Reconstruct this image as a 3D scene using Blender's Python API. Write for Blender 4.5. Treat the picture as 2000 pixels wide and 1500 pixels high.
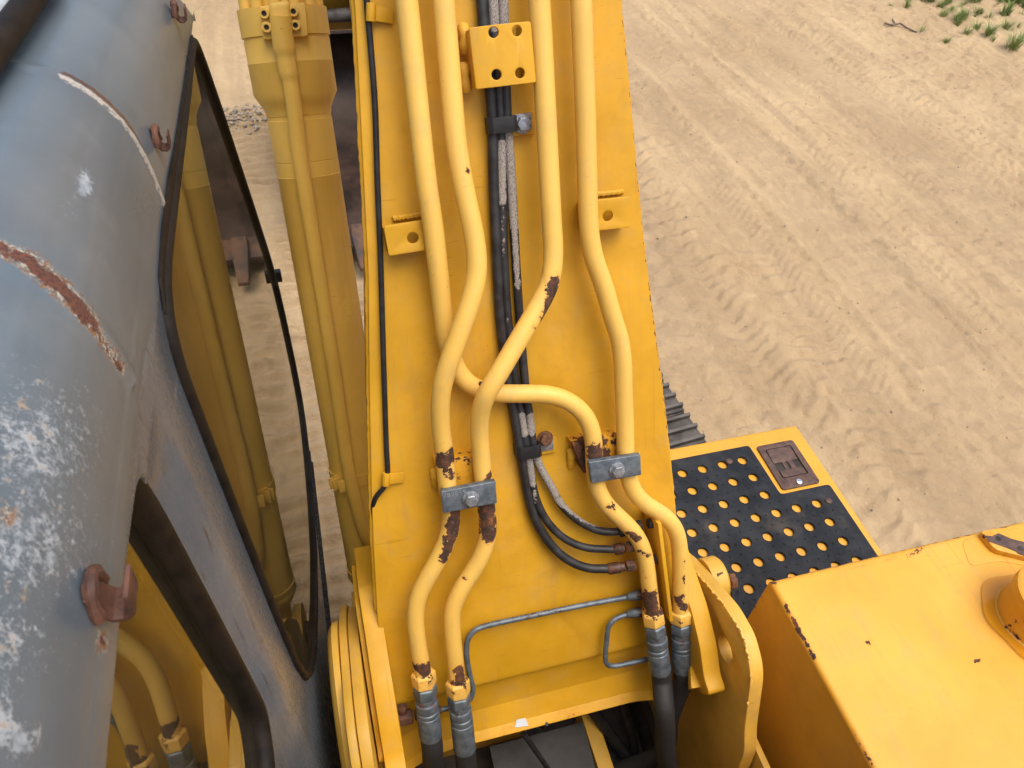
import bpy, bmesh, math, random
import numpy as np
from mathutils import Vector, Matrix
random.seed(7); rng = np.random.default_rng(7)
for o in list(bpy.data.objects): bpy.data.objects.remove(o)
S = bpy.context.scene; COL = S.collection
rad = math.radians
# ------------------------------------------------------------------ camera
# machine frame: X right, Y forward, Z up, ground z = 0.  F is the focal length in photo pixels (2000 x 1500).
F = 1470.0; YAW, PITCH, ROLL = rad(17.75), rad(46.4), rad(3.9); CAM = np.array([0, 0, 3.3])
def cam_axes():
    cy, sy, cp, sp = math.cos(YAW), math.sin(YAW), math.cos(PITCH), math.sin(PITCH)
    f = np.array([sy*cp, cy*cp, -sp]); r = np.array([cy, -sy, 0]); u = np.cross(r, f)
    c, s = math.cos(ROLL), math.sin(ROLL)
    return c*r+s*u, -s*r+c*u, f
CR, CU, CF = cam_axes()
cd = bpy.data.cameras.new('camera'); co = bpy.data.objects.new('camera', cd); COL.objects.link(co)
m = Matrix.Identity(4)
for i in range(3): m[i][0], m[i][1], m[i][2], m[i][3] = CR[i], CU[i], -CF[i], CAM[i]
co.matrix_world = m
cd.sensor_width = 36; cd.lens = F/2000*36; cd.clip_start = .02; cd.clip_end = 1500
cd.dof.use_dof = True; cd.dof.focus_distance = 1.5; cd.dof.aperture_fstop = 20.0
S.camera = co
# ------------------------------------------------------------------ light: bright overcast
SUN_EL, SUN_AZ = 72, 140          # azimuth clockwise from the machine's forward (+Y)
W = bpy.data.worlds.new('World'); S.world = W; W.use_nodes = True
wn = W.node_tree; bg = wn.nodes['Background']; sk = wn.nodes.new('ShaderNodeTexSky')
sk.sky_type = 'NISHITA'; sk.sun_disc = False; sk.sun_elevation = rad(SUN_EL); sk.sun_rotation = rad(SUN_AZ)
sk.air_density = 1.0; sk.dust_density = 6.0; sk.ozone_density = 1.0
wn.links.new(sk.outputs[0], bg.inputs[0]); bg.inputs[1].default_value = 0.15
sd = bpy.data.lights.new('sun', 'SUN'); sd.energy = 1.1; sd.angle = rad(50); sd.color = (1, .94, .85)
so = bpy.data.objects.new('sun', sd); COL.objects.link(so)
dv = Vector((math.sin(rad(SUN_AZ))*math.cos(rad(SUN_EL)), math.cos(rad(SUN_AZ))*math.cos(rad(SUN_EL)), math.sin(rad(SUN_EL))))
so.rotation_euler = dv.to_track_quat('Z', 'Y').to_euler(); so.location = (6, -2, 12)
vs = S.view_settings; vs.view_transform = 'Standard'; vs.look = 'None'; vs.gamma = 1; vs.use_curve_mapping = False; vs.exposure = 0.58
S.render.engine = 'CYCLES'
# ------------------------------------------------------------------ pixel -> place helpers
def V(a): return np.array(a, float)
def ray(px, py): return CF + CR*((px-1000)/F) - CU*((py-750)/F)
def onpl(px, py, p, n):
    d = ray(px, py); n = V(n); return CAM + d*(((V(p)-CAM) @ n)/(d @ n))
def dep(px, py, t): return CAM + ray(px, py)*t
def onx(px, py, x): return onpl(px, py, (x, 0, 0), (1, 0, 0))
def onz(px, py, z): return onpl(px, py, (0, 0, z), (0, 0, 1))
def proj(P):
    q = np.atleast_2d(P)-CAM; d = q @ CF
    return np.stack([q @ CR/d*F+1000, -(q @ CU)/d*F+750, d], 1)
EL = rad(63.9); BU = V((0, math.cos(EL), math.sin(EL))); BN = V((0, -math.sin(EL), math.cos(EL))); BX = V((1, 0, 0))
BP = dep(1000, 900, 1.46)                                  # a point on the boom's upper plate
BO = V((0, BP[1], BP[2]))
def B(px, py, h=0): return onpl(px, py, BP+BN*h, BN)       # pixel -> point h above the boom's upper plate
def bl(x, u, h=0): return V((x, 0, 0))+BO+BU*u+BN*h         # boom coordinates -> place
# ------------------------------------------------------------------ node helpers
class NT:
    def __init__(s, name):
        s.m = bpy.data.materials.new(name); s.m.use_nodes = True; s.t = s.m.node_tree
        s.p = s.t.nodes['Principled BSDF']; s.tc = s.n('ShaderNodeTexCoord').outputs['Object']
    def n(s, ty, **k):
        o = s.t.nodes.new(ty)
        for a, b in k.items(): setattr(o, a, b)
        return o
    def set(s, sock, v):
        if isinstance(v, bpy.types.NodeSocket): s.t.links.new(v, sock)
        elif isinstance(v, (tuple, list)) and len(v) == 3 and sock.type == 'RGBA': sock.default_value = (*v, 1)
        else: sock.default_value = v
    def noise(s, scale, detail=4, rough=.55, vec=None, dist=0, out='Fac'):
        o = s.n('ShaderNodeTexNoise'); s.set(o.inputs['Vector'], vec or s.tc)
        o.inputs['Scale'].default_value = scale; o.inputs['Detail'].default_value = detail
        o.inputs['Roughness'].default_value = rough; o.inputs['Distortion'].default_value = dist
        return o.outputs[out]
    def vor(s, scale, vec=None, out='Distance', feature='F1'):
        o = s.n('ShaderNodeTexVoronoi', feature=feature); s.set(o.inputs['Vector'], vec or s.tc); o.inputs['Scale'].default_value = scale
        return o.outputs[out]
    def scale(s, v, vec=None):
        o = s.n('ShaderNodeMapping'); s.set(o.inputs['Vector'], vec or s.tc); o.inputs['Scale'].default_value = v; return o.outputs[0]
    def math(s, op, a, b=0.0, c=0.0):
        o = s.n('ShaderNodeMath', operation=op); s.set(o.inputs[0], a); s.set(o.inputs[1], b); s.set(o.inputs[2], c); return o.outputs[0]
    def ss(s, x, a, b, lo=0.0, hi=1.0):
        o = s.n('ShaderNodeMapRange', interpolation_type='SMOOTHSTEP'); s.set(o.inputs[0], x)
        for i, v in enumerate((a, b, lo, hi)): o.inputs[i+1].default_value = v
        return o.outputs[0]
    def mix(s, f, a, b, blend='MIX'):
        o = s.n('ShaderNodeMix', data_type='RGBA', blend_type=blend); s.set(o.inputs[0], f); s.set(o.inputs[6], a); s.set(o.inputs[7], b); return o.outputs[2]
    def attr(s, name):
        return s.n('ShaderNodeAttribute', attribute_name=name).outputs['Fac']
    def bump(s, h, strength=.3, dist=.002, nrm=None):
        o = s.n('ShaderNodeBump'); s.set(o.inputs['Height'], h); o.inputs['Strength'].default_value = strength; o.inputs['Distance'].default_value = dist
        if nrm is not None: s.set(o.inputs['Normal'], nrm)
        return o.outputs[0]
    def out(s, col=None, rough=None, metal=None, normal=None, spec=None):
        for k, v in (('Base Color', col), ('Roughness', rough), ('Metallic', metal), ('Normal', normal), ('Specular IOR Level', spec)):
            if v is not None: s.set(s.p.inputs[k], v)
        return s.m
def rustcol(t, sc=1.0):
    a = t.noise(90*sc, 6, .7); b = t.noise(22*sc, 4, .6)
    c = t.mix(t.ss(a, .35, .68), (.026, .016, .012), (.12, .044, .018))
    c = t.mix(t.ss(b, .56, .74), c, (.26, .10, .028))
    return t.mix(t.ss(t.noise(160*sc, 3), .6, .75), c, (.10, .085, .075))
def paint(name, base, rough=.42, vary=.16, chips=.90, dirt=.30, spec=.5, wearn=62, grime=.34):
    """yellow machine paint: faded, dusty, with chips where the mesh carries 'wear' and a few anywhere"""
    t = NT(name)
    big = t.noise(3.2, 5, .6); mid = t.noise(17, 5, .6)
    dk = tuple(c*(1-vary*1.5) for c in base); lt = tuple(min(1, c*(1+vary*.6)+.012) for c in base)
    col = t.mix(t.ss(big, .3, .72), dk, lt)
    st = t.noise(1, 5, .6, vec=t.scale((55, 5, 5)))
    col = t.mix(t.math('MULTIPLY', t.ss(st, .50, .74), .34), col, tuple(c*.66+.045 for c in base))
    run = t.math('MULTIPLY', t.ss(t.noise(1, 4, .6, vec=t.scale((130, 2.5, 2.5))), .60, .72), t.ss(t.noise(6, 3), .50, .66))
    col = t.mix(t.math('MULTIPLY', run, .45), col, tuple(c*f for c, f in zip(base, (.62, .52, .5))))
    fade = t.ss(t.noise(11, 7, .7, dist=.6), .55, .78); col = t.mix(t.math('MULTIPLY', fade, .26), col, tuple(min(1, c*1.05+.06) for c in base))
    dustm = t.math('MULTIPLY', t.ss(t.math('ADD', mid, t.math('MULTIPLY', big, .5)), .74, 1.0), dirt)
    col = t.mix(dustm, col, (.33, .25, .15))
    spk = t.ss(t.vor(85), .10, .06); spn = t.ss(t.noise(9, 2), .55, .7)
    col = t.mix(t.math('MULTIPLY', t.math('MULTIPLY', spk, spn), .7), col, (.05, .03, .015))
    smu = t.math('MULTIPLY', t.ss(t.noise(5.2, 7, .66, dist=1.3), .50, .74), grime)
    col = t.mix(smu, col, tuple(c*f for c, f in zip(base, (.56, .50, .55))))
    scr = t.math('MULTIPLY', t.ss(t.noise(1, 3, .5, vec=t.scale((14, 330, 90))), .655, .69), t.ss(t.noise(8, 3), .54, .66))
    col = t.mix(t.math('MULTIPLY', scr, .5), col, tuple(c*.5 for c in base))
    w = t.attr('wear'); nz = t.noise(wearn, 8, .68); nz2 = t.noise(wearn*3.3, 5, .6)
    e = t.math('ADD', w, t.math('MULTIPLY', t.math('SUBTRACT', t.math('ADD', nz, t.math('MULTIPLY', nz2, .25)), .625), 2.3))
    e = t.math('MULTIPLY', e, t.ss(w, 0.0, .12))
    mask = t.ss(e, .50, .525)
    gl = t.ss(t.math('ADD', t.noise(24, 9, .7), t.math('MULTIPLY', t.noise(4, 2), .10)), chips, chips+.008)
    mask = t.math('MAXIMUM', mask, gl)
    halo = t.math('MULTIPLY', t.ss(e, .10, .5), .45)
    col = t.mix(halo, col, tuple(c*f for c, f in zip(base, (.82, .55, .40))))
    rim = t.math('MULTIPLY', t.ss(e, .44, .475), t.ss(e, .53, .50)); col = t.mix(t.math('MULTIPLY', rim, .6), col, tuple(min(1, c*1.15+.05) for c in base))
    col = t.mix(mask, col, rustcol(t))
    ro = t.math('ADD', t.math('MULTIPLY', t.ss(mid, .3, .7), .14), rough)
    ro = t.math('MAXIMUM', ro, t.math('MULTIPLY', mask, .85))
    h = t.math('ADD', t.math('MULTIPLY', t.noise(230, 2), .10), t.math('MULTIPLY', t.math('SUBTRACT', 1.0, mask), .9))
    h = t.math('ADD', h, t.math('MULTIPLY', t.math('MULTIPLY', mask, t.noise(120, 4)), .5))
    h = t.math('ADD', h, t.math('MULTIPLY', t.noise(7, 2), .8))
    return t.out(col, ro, 0.0, t.bump(h, .45, .0016), spec)
M = {}
M['hatchframe'] = None
M['boom'] = paint('boom_yellow', (.610, .325, .010), .48, .14, dirt=.18, spec=.36)
M['pipe'] = paint('pipe_yellow', (.750, .465, .088), .46, .06, dirt=.2, grime=.12)
M['tank'] = paint('tank_yellow', (.665, .338, .026), .42, .07, chips=.92, dirt=.16, grime=.13)
M['cyl'] = paint('cylinder_yellow', (.715, .452, .075), .50, .08, dirt=.10, grime=.16)
M['tower'] = paint('frame_yellow', (.66, .385, .045), .46, .16)
def simple(name, c1, c2, sc, rough, metal=0.0, bs=.3, bd=.001, fine=300, spec=.5, rust=0.0):
    t = NT(name); a = t.noise(sc, 6, .65); b = t.noise(fine, 3)
    col = t.mix(t.ss(a, .32, .68), c1, c2)
    mt = metal
    if rust:
        k = t.ss(t.math('ADD', t.noise(sc*1.7, 6, .7), t.attr('wear')), 1-rust, 1-rust+.12)
        col = t.mix(k, col, rustcol(t)); mt = t.math('MULTIPLY', t.math('SUBTRACT', 1.0, k), metal)
    ro = t.math('ADD', t.math('MULTIPLY', a, .2), rough-.1)
    return t.out(col, ro, mt, t.bump(t.math('ADD', b, t.math('MULTIPLY', a, 1.5)), bs, bd), spec)
M['zinc'] = simple('zinc_plated_steel', (.085, .112, .135), (.17, .205, .235), 60, .50, .45, rust=.33)
M['bolt'] = simple('bolt_zinc', (.20, .22, .25), (.40, .42, .45), 120, .42, .6, rust=.28)
M['rustbolt'] = simple('rusty_bolt', (.07, .035, .02), (.20, .085, .035), 150, .8, .1, .6)
M['rust'] = simple('rusty_brown_steel', (.050, .024, .018), (.135, .058, .036), 55, .72, .15, .6)
M['latch'] = simple('brown_oxidised_steel', (.060, .036, .030), (.125, .075, .058), 40, .62, .25, .3)
M['rubber'] = simple('black_rubber', (.009, .009, .010), (.022, .022, .024), 40, .55, spec=.35)
M['seal'] = simple('window_seal_rubber', (.006, .005, .004), (.019, .014, .011), 30, .62, spec=.2)
t = NT('mat_rubber'); a = t.noise(11, 6, .65); col = t.mix(t.ss(a, .35, .7), (.010, .013, .018), (.026, .030, .036))
col = t.mix(t.math('MULTIPLY', t.ss(t.noise(5, 6, .7), .50, .72), .22), col, (.22, .18, .13))
col = t.mix(t.math('MULTIPLY', t.ss(t.noise(170, 4, .7), .64, .74), .35), col, (.20, .18, .15))
M['mat'] = t.out(col, .74, 0.0, t.bump(t.noise(260, 3), .4, .0012), .22)
M['chrome'] = simple('chromed_rod', (.55, .56, .58), (.62, .63, .65), 20, .12, 1.0, .02)
M['dark'] = simple('dark_oily_steel', (.012, .011, .010), (.04, .032, .024), 12, .6, .2)
M['greyplate'] = simple('grey_dirty_plate', (.018, .018, .018), (.042, .041, .038), 14, .7)
M['shoe'] = simple('track_steel', (.040, .038, .037), (.115, .105, .095), 12, .60, .35, .5, .003, rust=.32)
M['bucket'] = simple('bucket_worn_steel', (.022, .014, .011), (.070, .042, .030), 4, .46, .3, .3, .002, rust=.38)
M['tooth'] = simple('tooth_rusty_steel', (.055, .042, .036), (.165, .085, .045), 9, .7, .15, .5, .003)
M['seat'] = simple('seat_fabric', (.46, .39, .25), (.62, .54, .37), 60, .9, 0, .5, .002, 900)
M['panelbeige'] = simple('cab_trim_plastic', (.26, .19, .10), (.34, .26, .15), 20, .6)
M['darktrim'] = simple('cab_dark_trim', (.02, .02, .02), (.04, .038, .035), 20, .6)
M['lock'] = simple('lock_barrel', (.75, .75, .74), (.85, .85, .84), 30, .25, .9)
M['hatchframe'] = simple('pale_hatch_frame', (.34, .39, .42), (.44, .49, .52), 30, .35)
# worn hose: black rubber, white braid where 'wear'
t = NT('worn_braided_hose'); w = t.attr('wear'); n1 = t.noise(120, 6, .7); fi = t.noise(1, 4, .6, vec=t.scale((900, 900, 160)))
e = t.math('ADD', w, t.math('MULTIPLY', t.math('SUBTRACT', n1, .5), 1.9)); e = t.math('MULTIPLY', e, t.ss(w, 0, .15))
mk_ = t.ss(e, .47, .52)
col = t.mix(t.ss(t.noise(40, 4), .35, .7), (.012, .012, .013), (.032, .032, .034))
col = t.mix(mk_, col, t.mix(t.ss(fi, .3, .7), (.085, .075, .066), (.46, .42, .375)))
t.out(col, t.math('ADD', t.math('MULTIPLY', mk_, .35), .5), 0.0, t.bump(t.math('ADD', t.math('MULTIPLY', fi, t.math('MULTIPLY', mk_, 1.0)), t.math('MULTIPLY', t.math('SUBTRACT', 1.0, mk_), .8)), .6, .0018))
M['hose'] = t.m
# fabric covered main hose
t = NT('wrapped_hose'); wv = t.noise(1, 3, .6, vec=t.scale((60, 60, 420)))
t.out(t.mix(t.noise(25, 4), (.010, .010, .010), (.026, .026, .027)), .68, 0.0, t.bump(wv, .5, .002)); M['mainhose'] = t.m
# cab paint: oxidised grey enamel
t = NT('cab_grey_paint')
a = t.noise(5, 5, .6); b = t.noise(26, 6, .65)
stv = t.noise(1, 5, .6, vec=t.scale((30, 3, 30)))
col = t.mix(t.ss(a, .3, .7), (.088, .118, .146), (.125, .158, .186))
col = t.mix(t.math('MULTIPLY', t.ss(stv, .5, .75), .3), col, (.16, .17, .185))
col = t.mix(t.math('MULTIPLY', t.ss(t.noise(13, 6, .7, dist=.8), .5, .75), .30), col, (.075, .092, .112)); col = t.mix(t.math('MULTIPLY', t.ss(t.noise(9, 6, .7), .55, .78), .28), col, (.21, .235, .255))
li = t.attr('lichen'); ru = t.attr('rust'); se = t.attr('seam')
n1 = t.noise(150, 9, .78); n2 = t.noise(420, 5, .65); n3 = t.noise(75, 6, .65)
e = t.math('ADD', li, t.math('MULTIPLY', t.math('SUBTRACT', t.math('ADD', n1, t.math('MULTIPLY', n2, .45)), .725), 2.3))
e = t.math('MULTIPLY', e, t.ss(li, 0, .2)); lm = t.ss(e, .50, .92)
lc = t.mix(t.ss(n3, .40, .66), (.27, .32, .36), (.46, .50, .525))
lc = t.mix(t.math('MULTIPLY', t.ss(n3, .585, .68), .75), lc, (.42, .27, .115))
col = t.mix(t.math('MULTIPLY', lm, .70), col, lc)
e2 = t.math('ADD', ru, t.math('MULTIPLY', t.math('SUBTRACT', t.math('ADD', n1, t.math('MULTIPLY', n2, .4)), .70), 2.0))
e2 = t.math('MULTIPLY', e2, t.ss(ru, 0, .12))
rb = t.mix(t.ss(n2, .42, .58), (.10, .085, .065), (.42, .40, .34))
rb = t.mix(t.ss(n1, .46, .58), rb, (.20, .095, .035))
rb = t.mix(t.ss(t.math('ADD', t.math('MULTIPLY', ru, .55), t.math('MULTIPLY', n3, .9)), .78, .90), rb, t.mix(t.ss(n2, .4, .6), (.055, .017, .011), (.135, .042, .018)))
col = t.mix(t.math('MULTIPLY', t.ss(e2, .18, .60), .95), col, rb)
col = t.mix(t.ss(t.math('ADD', se, t.math('MULTIPLY', t.math('SUBTRACT', n1, .5), 1.5)), .5, .62), col, t.mix(n2, (.22, .20, .17), (.58, .57, .53)))
col = t.mix(t.ss(t.math('SUBTRACT', t.attr('seam2'), t.math('MULTIPLY', n1, 1.0)), .12, .24), col, (.085, .036, .022))
ro = t.math('ADD', t.math('MULTIPLY', a, .12), .23)
ro = t.math('MAXIMUM', ro, t.math('MULTIPLY', t.math('MAXIMUM', lm, t.ss(e2, .3, .4)), .85))
h = t.math('ADD', t.math('MULTIPLY', lm, .5), t.math('MULTIPLY', t.ss(e2, .3, .6), .8)); h = t.math('ADD', h, t.math('MULTIPLY', n2, .12))
M['cab'] = t.out(col, ro, 0.0, t.bump(h, .35, .0012), .6)
# worn lower cab paint with vertical streaks
t = NT('cab_side_paint'); st = t.noise(1, 6, .7, vec=t.scale((140, 140, 9))); a = t.noise(8, 5)
col = t.mix(t.ss(a, .3, .7), (.092, .118, .150), (.128, .158, .192))
col = t.mix(t.math('MULTIPLY', t.ss(st, .58, .66), t.ss(t.noise(5, 3), .48, .62)), col, (.045, .035, .035))
M['cabside'] = t.out(col, t.math('ADD', t.math('MULTIPLY', st, .22), .16), 0.0, t.bump(st, .12, .0008), .6)
# tinted cab glass: fresnel mirror over a tinted, see-through pane
t = NT('cab_glass'); fr = t.n('ShaderNodeFresnel'); fr.inputs[0].default_value = 1.52
tr = t.n('ShaderNodeBsdfTransparent'); tr.inputs[0].default_value = (.95, .92, .78, 1)
gl = t.n('ShaderNodeBsdfGlossy'); gl.inputs['Roughness'].default_value = .006; gl.inputs['Color'].default_value = (1.0, .98, .92, 1)
nb = t.bump(t.noise(2.2, 2), .012, .02); t.set(gl.inputs['Normal'], nb)
mx = t.n('ShaderNodeMixShader'); t.set(mx.inputs[0], fr.outputs[0]); t.set(mx.inputs[1], tr.outputs[0]); t.set(mx.inputs[2], gl.outputs[0])
df = t.n('ShaderNodeBsdfDiffuse'); df.inputs[0].default_value = (.50, .45, .30, 1)
m2 = t.n('ShaderNodeMixShader'); t.set(m2.inputs[0], t.ss(t.noise(6, 6, .65), .25, .8, .010, .045)); t.set(m2.inputs[1], mx.outputs[0]); t.set(m2.inputs[2], df.outputs[0])
t.set(t.t.nodes['Material Output'].inputs['Surface'], m2.outputs[0]); M['glass'] = t.m
# sand
t = NT('sand_ground'); a = t.noise(.9, 6, .6); b = t.noise(7, 7, .65); c = t.noise(60, 6, .7); g = t.noise(260, 4, .6)
dk = t.attr('damp')
col = t.mix(t.ss(a, .35, .66), (.395, .288, .165), (.475, .355, .208))
col = t.mix(t.math('MULTIPLY', t.ss(b, .5, .72), .45), col, (.545, .415, .250))
col = t.mix(t.math('MULTIPLY', t.ss(b, .44, .28), .5), col, (.315, .228, .138))
col = t.mix(t.math('MULTIPLY', t.ss(c, .58, .76), .35), col, (.20, .145, .092))
col = t.mix(t.math('MULTIPLY', t.ss(g, .6, .75), .3), col, (.54, .43, .29))
col = t.mix(t.math('MULTIPLY', t.ss(t.vor(34), .12, .07), t.ss(t.noise(2.3, 3), .52, .64)), col, (.16, .12, .085))
col = t.mix(t.math('MULTIPLY', t.math('MULTIPLY', dk, t.ss(b, .30, .62)), .75), col, (.275, .200, .125))
h = t.math('ADD', t.math('ADD', t.math('MULTIPLY', b, 1.6), t.math('MULTIPLY', t.noise(26, 6, .7), .9)), t.math('ADD', t.math('MULTIPLY', c, .55), t.math('MULTIPLY', g, .2)))
M['sand'] = t.out(col, .95, 0.0, t.bump(h, .9, .013), .15)
t = NT('grass_blade'); M['grass'] = t.out(t.mix(t.noise(3, 3), (.12, .19, .045), (.26, .31, .10)), .6, 0.0, None, .3)
M['twig'] = simple('dead_twig', (.11, .085, .065), (.19, .15, .115), 30, .9)
M['stone'] = simple('pale_stone', (.22, .18, .13), (.40, .33, .24), 20, .85, 0, .6, .004)
# ------------------------------------------------------------------ mesh helpers
ROOT = None
def link(name, me, mat, parent=None, mw=None, kind=None, label=None):
    o = bpy.data.objects.new(name, me); COL.objects.link(o)
    if mat is not None and len(me.materials) == 0: me.materials.append(mat)
    if mw is not None: o.matrix_world = mw
    if parent is not None:
        o.parent = parent
        o.matrix_parent_inverse = WINV.get(parent.name, Matrix.Identity(4))
    if kind: o['kind'] = kind
    if label: o['label'] = label
    return o
WINV = {}
def mesh(name, vs_, fs, smooth=False):
    me = bpy.data.meshes.new(name); me.from_pydata([tuple(v) for v in vs_], [], fs); me.update()
    if smooth: me.shade_smooth()
    return me
def obj(name, vf, mat, parent=None, smooth=False, bevel=0, seg=2, angle=35, wear=None, **k):
    me = mesh(name, vf[0], vf[1], False)
    bm = bmesh.new(); bm.from_mesh(me); bmesh.ops.recalc_face_normals(bm, faces=bm.faces)
    if bevel:
        ed = [e for e in bm.edges if len(e.link_faces) == 2 and e.calc_face_angle(0) > rad(angle)]
        if ed: bmesh.ops.bevel(bm, geom=ed, offset=bevel, segments=seg, profile=.6, affect='EDGES', clamp_overlap=True)
    bm.to_mesh(me); bm.free()
    if smooth or bevel: me.shade_smooth(); me.set_sharp_from_angle(angle=rad(38))
    if wear: addwear(me, wear)
    return link(name, me, mat, parent, **k)
def coords(me):
    a = np.empty(len(me.vertices)*3); me.vertices.foreach_get('co', a); return a.reshape(-1, 3)
def setattr_f(me, name, val):
    at = me.attributes.new(name, 'FLOAT', 'POINT'); at.data.foreach_set('value', np.asarray(val, np.float32))
def capd(P, a, b):
    a, b = V(a), V(b); d = b-a; L = d @ d
    s = np.clip(((P-a) @ d)/L, 0, 1)[:, None] if L > 1e-12 else 0
    return np.linalg.norm(P-(a+s*d), axis=1)
def addwear(me, patches):
    """patches: (point a, point b, radius m, strength)"""
    P = coords(me); w = np.zeros(len(P))
    for a, b, r, s in patches: w = np.maximum(w, s*np.clip(1.25-capd(P, a, b)/r, 0, 1))
    setattr_f(me, 'wear', w)
def box(c, ax, ay, az):
    """box from centre and three half-axis vectors"""
    c, ax, ay, az = map(V, (c, ax, ay, az))
    vs_ = [c+sx*ax+sy*ay+sz*az for sz in (-1, 1) for sy in (-1, 1) for sx in (-1, 1)]
    return vs_, [(0, 1, 3, 2), (4, 6, 7, 5), (0, 4, 5, 1), (2, 3, 7, 6), (0, 2, 6, 4), (1, 5, 7, 3)]
def abox(x0, x1, y0, y1, z0, z1): return box(((x0+x1)/2, (y0+y1)/2, (z0+z1)/2), ((x1-x0)/2, 0, 0), (0, (y1-y0)/2, 0), (0, 0, (z1-z0)/2))
def join(*vfs):
    vs_, fs = [], []
    for v, f in vfs:
        n = len(vs_); vs_ += list(v); fs += [tuple(i+n for i in q) for q in f]
    return vs_, fs
def catmull(pts, step=.006):
    pts = [V(p) for p in pts]
    P = [2*pts[0]-pts[1]]+pts+[2*pts[-1]-pts[-2]]; out = []
    for i in range(1, len(P)-2):
        p0, p1, p2, p3 = P[i-1:i+3]; n = max(2, int(np.linalg.norm(p2-p1)/step))
        t0 = 0; t1 = t0+max(1e-6, np.linalg.norm(p1-p0))**.5; t2 = t1+max(1e-6, np.linalg.norm(p2-p1))**.5; t3 = t2+max(1e-6, np.linalg.norm(p3-p2))**.5
        for k in range(n):
            t_ = t1+(t2-t1)*k/n
            a1 = (t1-t_)/(t1-t0)*p0+(t_-t0)/(t1-t0)*p1; a2 = (t2-t_)/(t2-t1)*p1+(t_-t1)/(t2-t1)*p2; a3 = (t3-t_)/(t3-t2)*p2+(t_-t2)/(t3-t2)*p3
            b1 = (t2-t_)/(t2-t0)*a1+(t_-t0)/(t2-t0)*a2; b2 = (t3-t_)/(t3-t1)*a2+(t_-t1)/(t3-t1)*a3
            out.append((t2-t_)/(t2-t1)*b1+(t_-t1)/(t2-t1)*b2)
    out.append(pts[-1]); return out
def smoothpath(P, it=3):
    P = np.array(P)
    for _ in range(it): P[1:-1] = P[1:-1]*.5+(P[:-2]+P[2:])*.25
    return list(P)
def tube(path, r, seg=18, caps=True, squash=None, closed=False):
    path = [V(p) for p in path]; n = len(path); vs_, fs = [], []
    rr = r if callable(r) else (lambda i: r)
    tg = [path[(i+1) % n]-path[i-1] if (closed or 0 < i < n-1) else (path[1]-path[0] if i == 0 else path[-1]-path[-2]) for i in range(n)]
    tg = [a/np.linalg.norm(a) for a in tg]
    ref = V((0, 0, 1)) if abs(tg[0][2]) < .9 else V((1, 0, 0))
    u = np.cross(ref, tg[0]); u /= np.linalg.norm(u)
    for i in range(n):
        u = u-(u @ tg[i])*tg[i]; u /= np.linalg.norm(u); w = np.cross(tg[i], u)
        for k in range(seg):
            a = 2*math.pi*k/seg; vs_.append(path[i]+rr(i)*(math.cos(a)*u+math.sin(a)*w))
    for i in range(n if closed else n-1):
        j = (i+1) % n
        for k in range(seg): fs.append((i*seg+k, i*seg+(k+1) % seg, j*seg+(k+1) % seg, j*seg+k))
    if caps and not closed: fs += [tuple(range(seg))[::-1], tuple((n-1)*seg+k for k in range(seg))]
    return vs_, fs
def lathe(p, d, prof, seg=32, caps=True):
    """prof: (distance along d, radius)"""
    p, d = V(p), V(d); d = d/np.linalg.norm(d)
    ref = V((0, 0, 1)) if abs(d[2]) < .9 else V((1, 0, 0)); u = np.cross(ref, d); u /= np.linalg.norm(u); w = np.cross(d, u)
    vs_, fs = [], []
    for s, r in prof:
        for k in range(seg):
            a = 2*math.pi*k/seg; vs_.append(p+d*s+r*(math.cos(a)*u+math.sin(a)*w))
    for i in range(len(prof)-1):
        for k in range(seg): fs.append((i*seg+k, i*seg+(k+1) % seg, (i+1)*seg+(k+1) % seg, (i+1)*seg+k))
    if caps: fs += [tuple(range(seg))[::-1], tuple((len(prof)-1)*seg+k for k in range(seg))]
    return vs_, fs
def prism(poly, dvec):
    """closed polygon (3-D points) pushed along dvec"""
    a = [V(p) for p in poly]; n = len(a); vs_ = a+[p+V(dvec) for p in a]
    return vs_, [tuple(range(n))[::-1], tuple(range(n, 2*n))]+[(i, (i+1) % n, n+(i+1) % n, n+i) for i in range(n)]
def circ(c, r, n=24): return [(c[0]+r*math.cos(2*math.pi*k/n), c[1]+r*math.sin(2*math.pi*k/n)) for k in range(n)]
def rrect(x0, y0, x1, y1, r, n=6):
    out = []
    for cx, cy, a0 in ((x1-r, y1-r, 0), (x0+r, y1-r, 90), (x0+r, y0+r, 180), (x1-r, y0+r, 270)):
        for k in range(n+1): a = rad(a0+90*k/n); out.append((cx+r*math.cos(a), cy+r*math.sin(a)))
    return out
def roundpoly(pts, r, n=5):
    out = []; L = len(pts)
    for i in range(L):
        p, a, b = V(pts[i]), V(pts[i-1]), V(pts[(i+1) % L]); da = a-p; db = b-p; la, lb = np.linalg.norm(da), np.linalg.norm(db)
        q = min(r, la*.45, lb*.45); s, e = p+da/la*q, p+db/lb*q
        for k in range(n+1): t_ = k/n; out.append(tuple((1-t_)**2*s+2*t_*(1-t_)*p+t_*t_*e))
    return out
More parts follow.
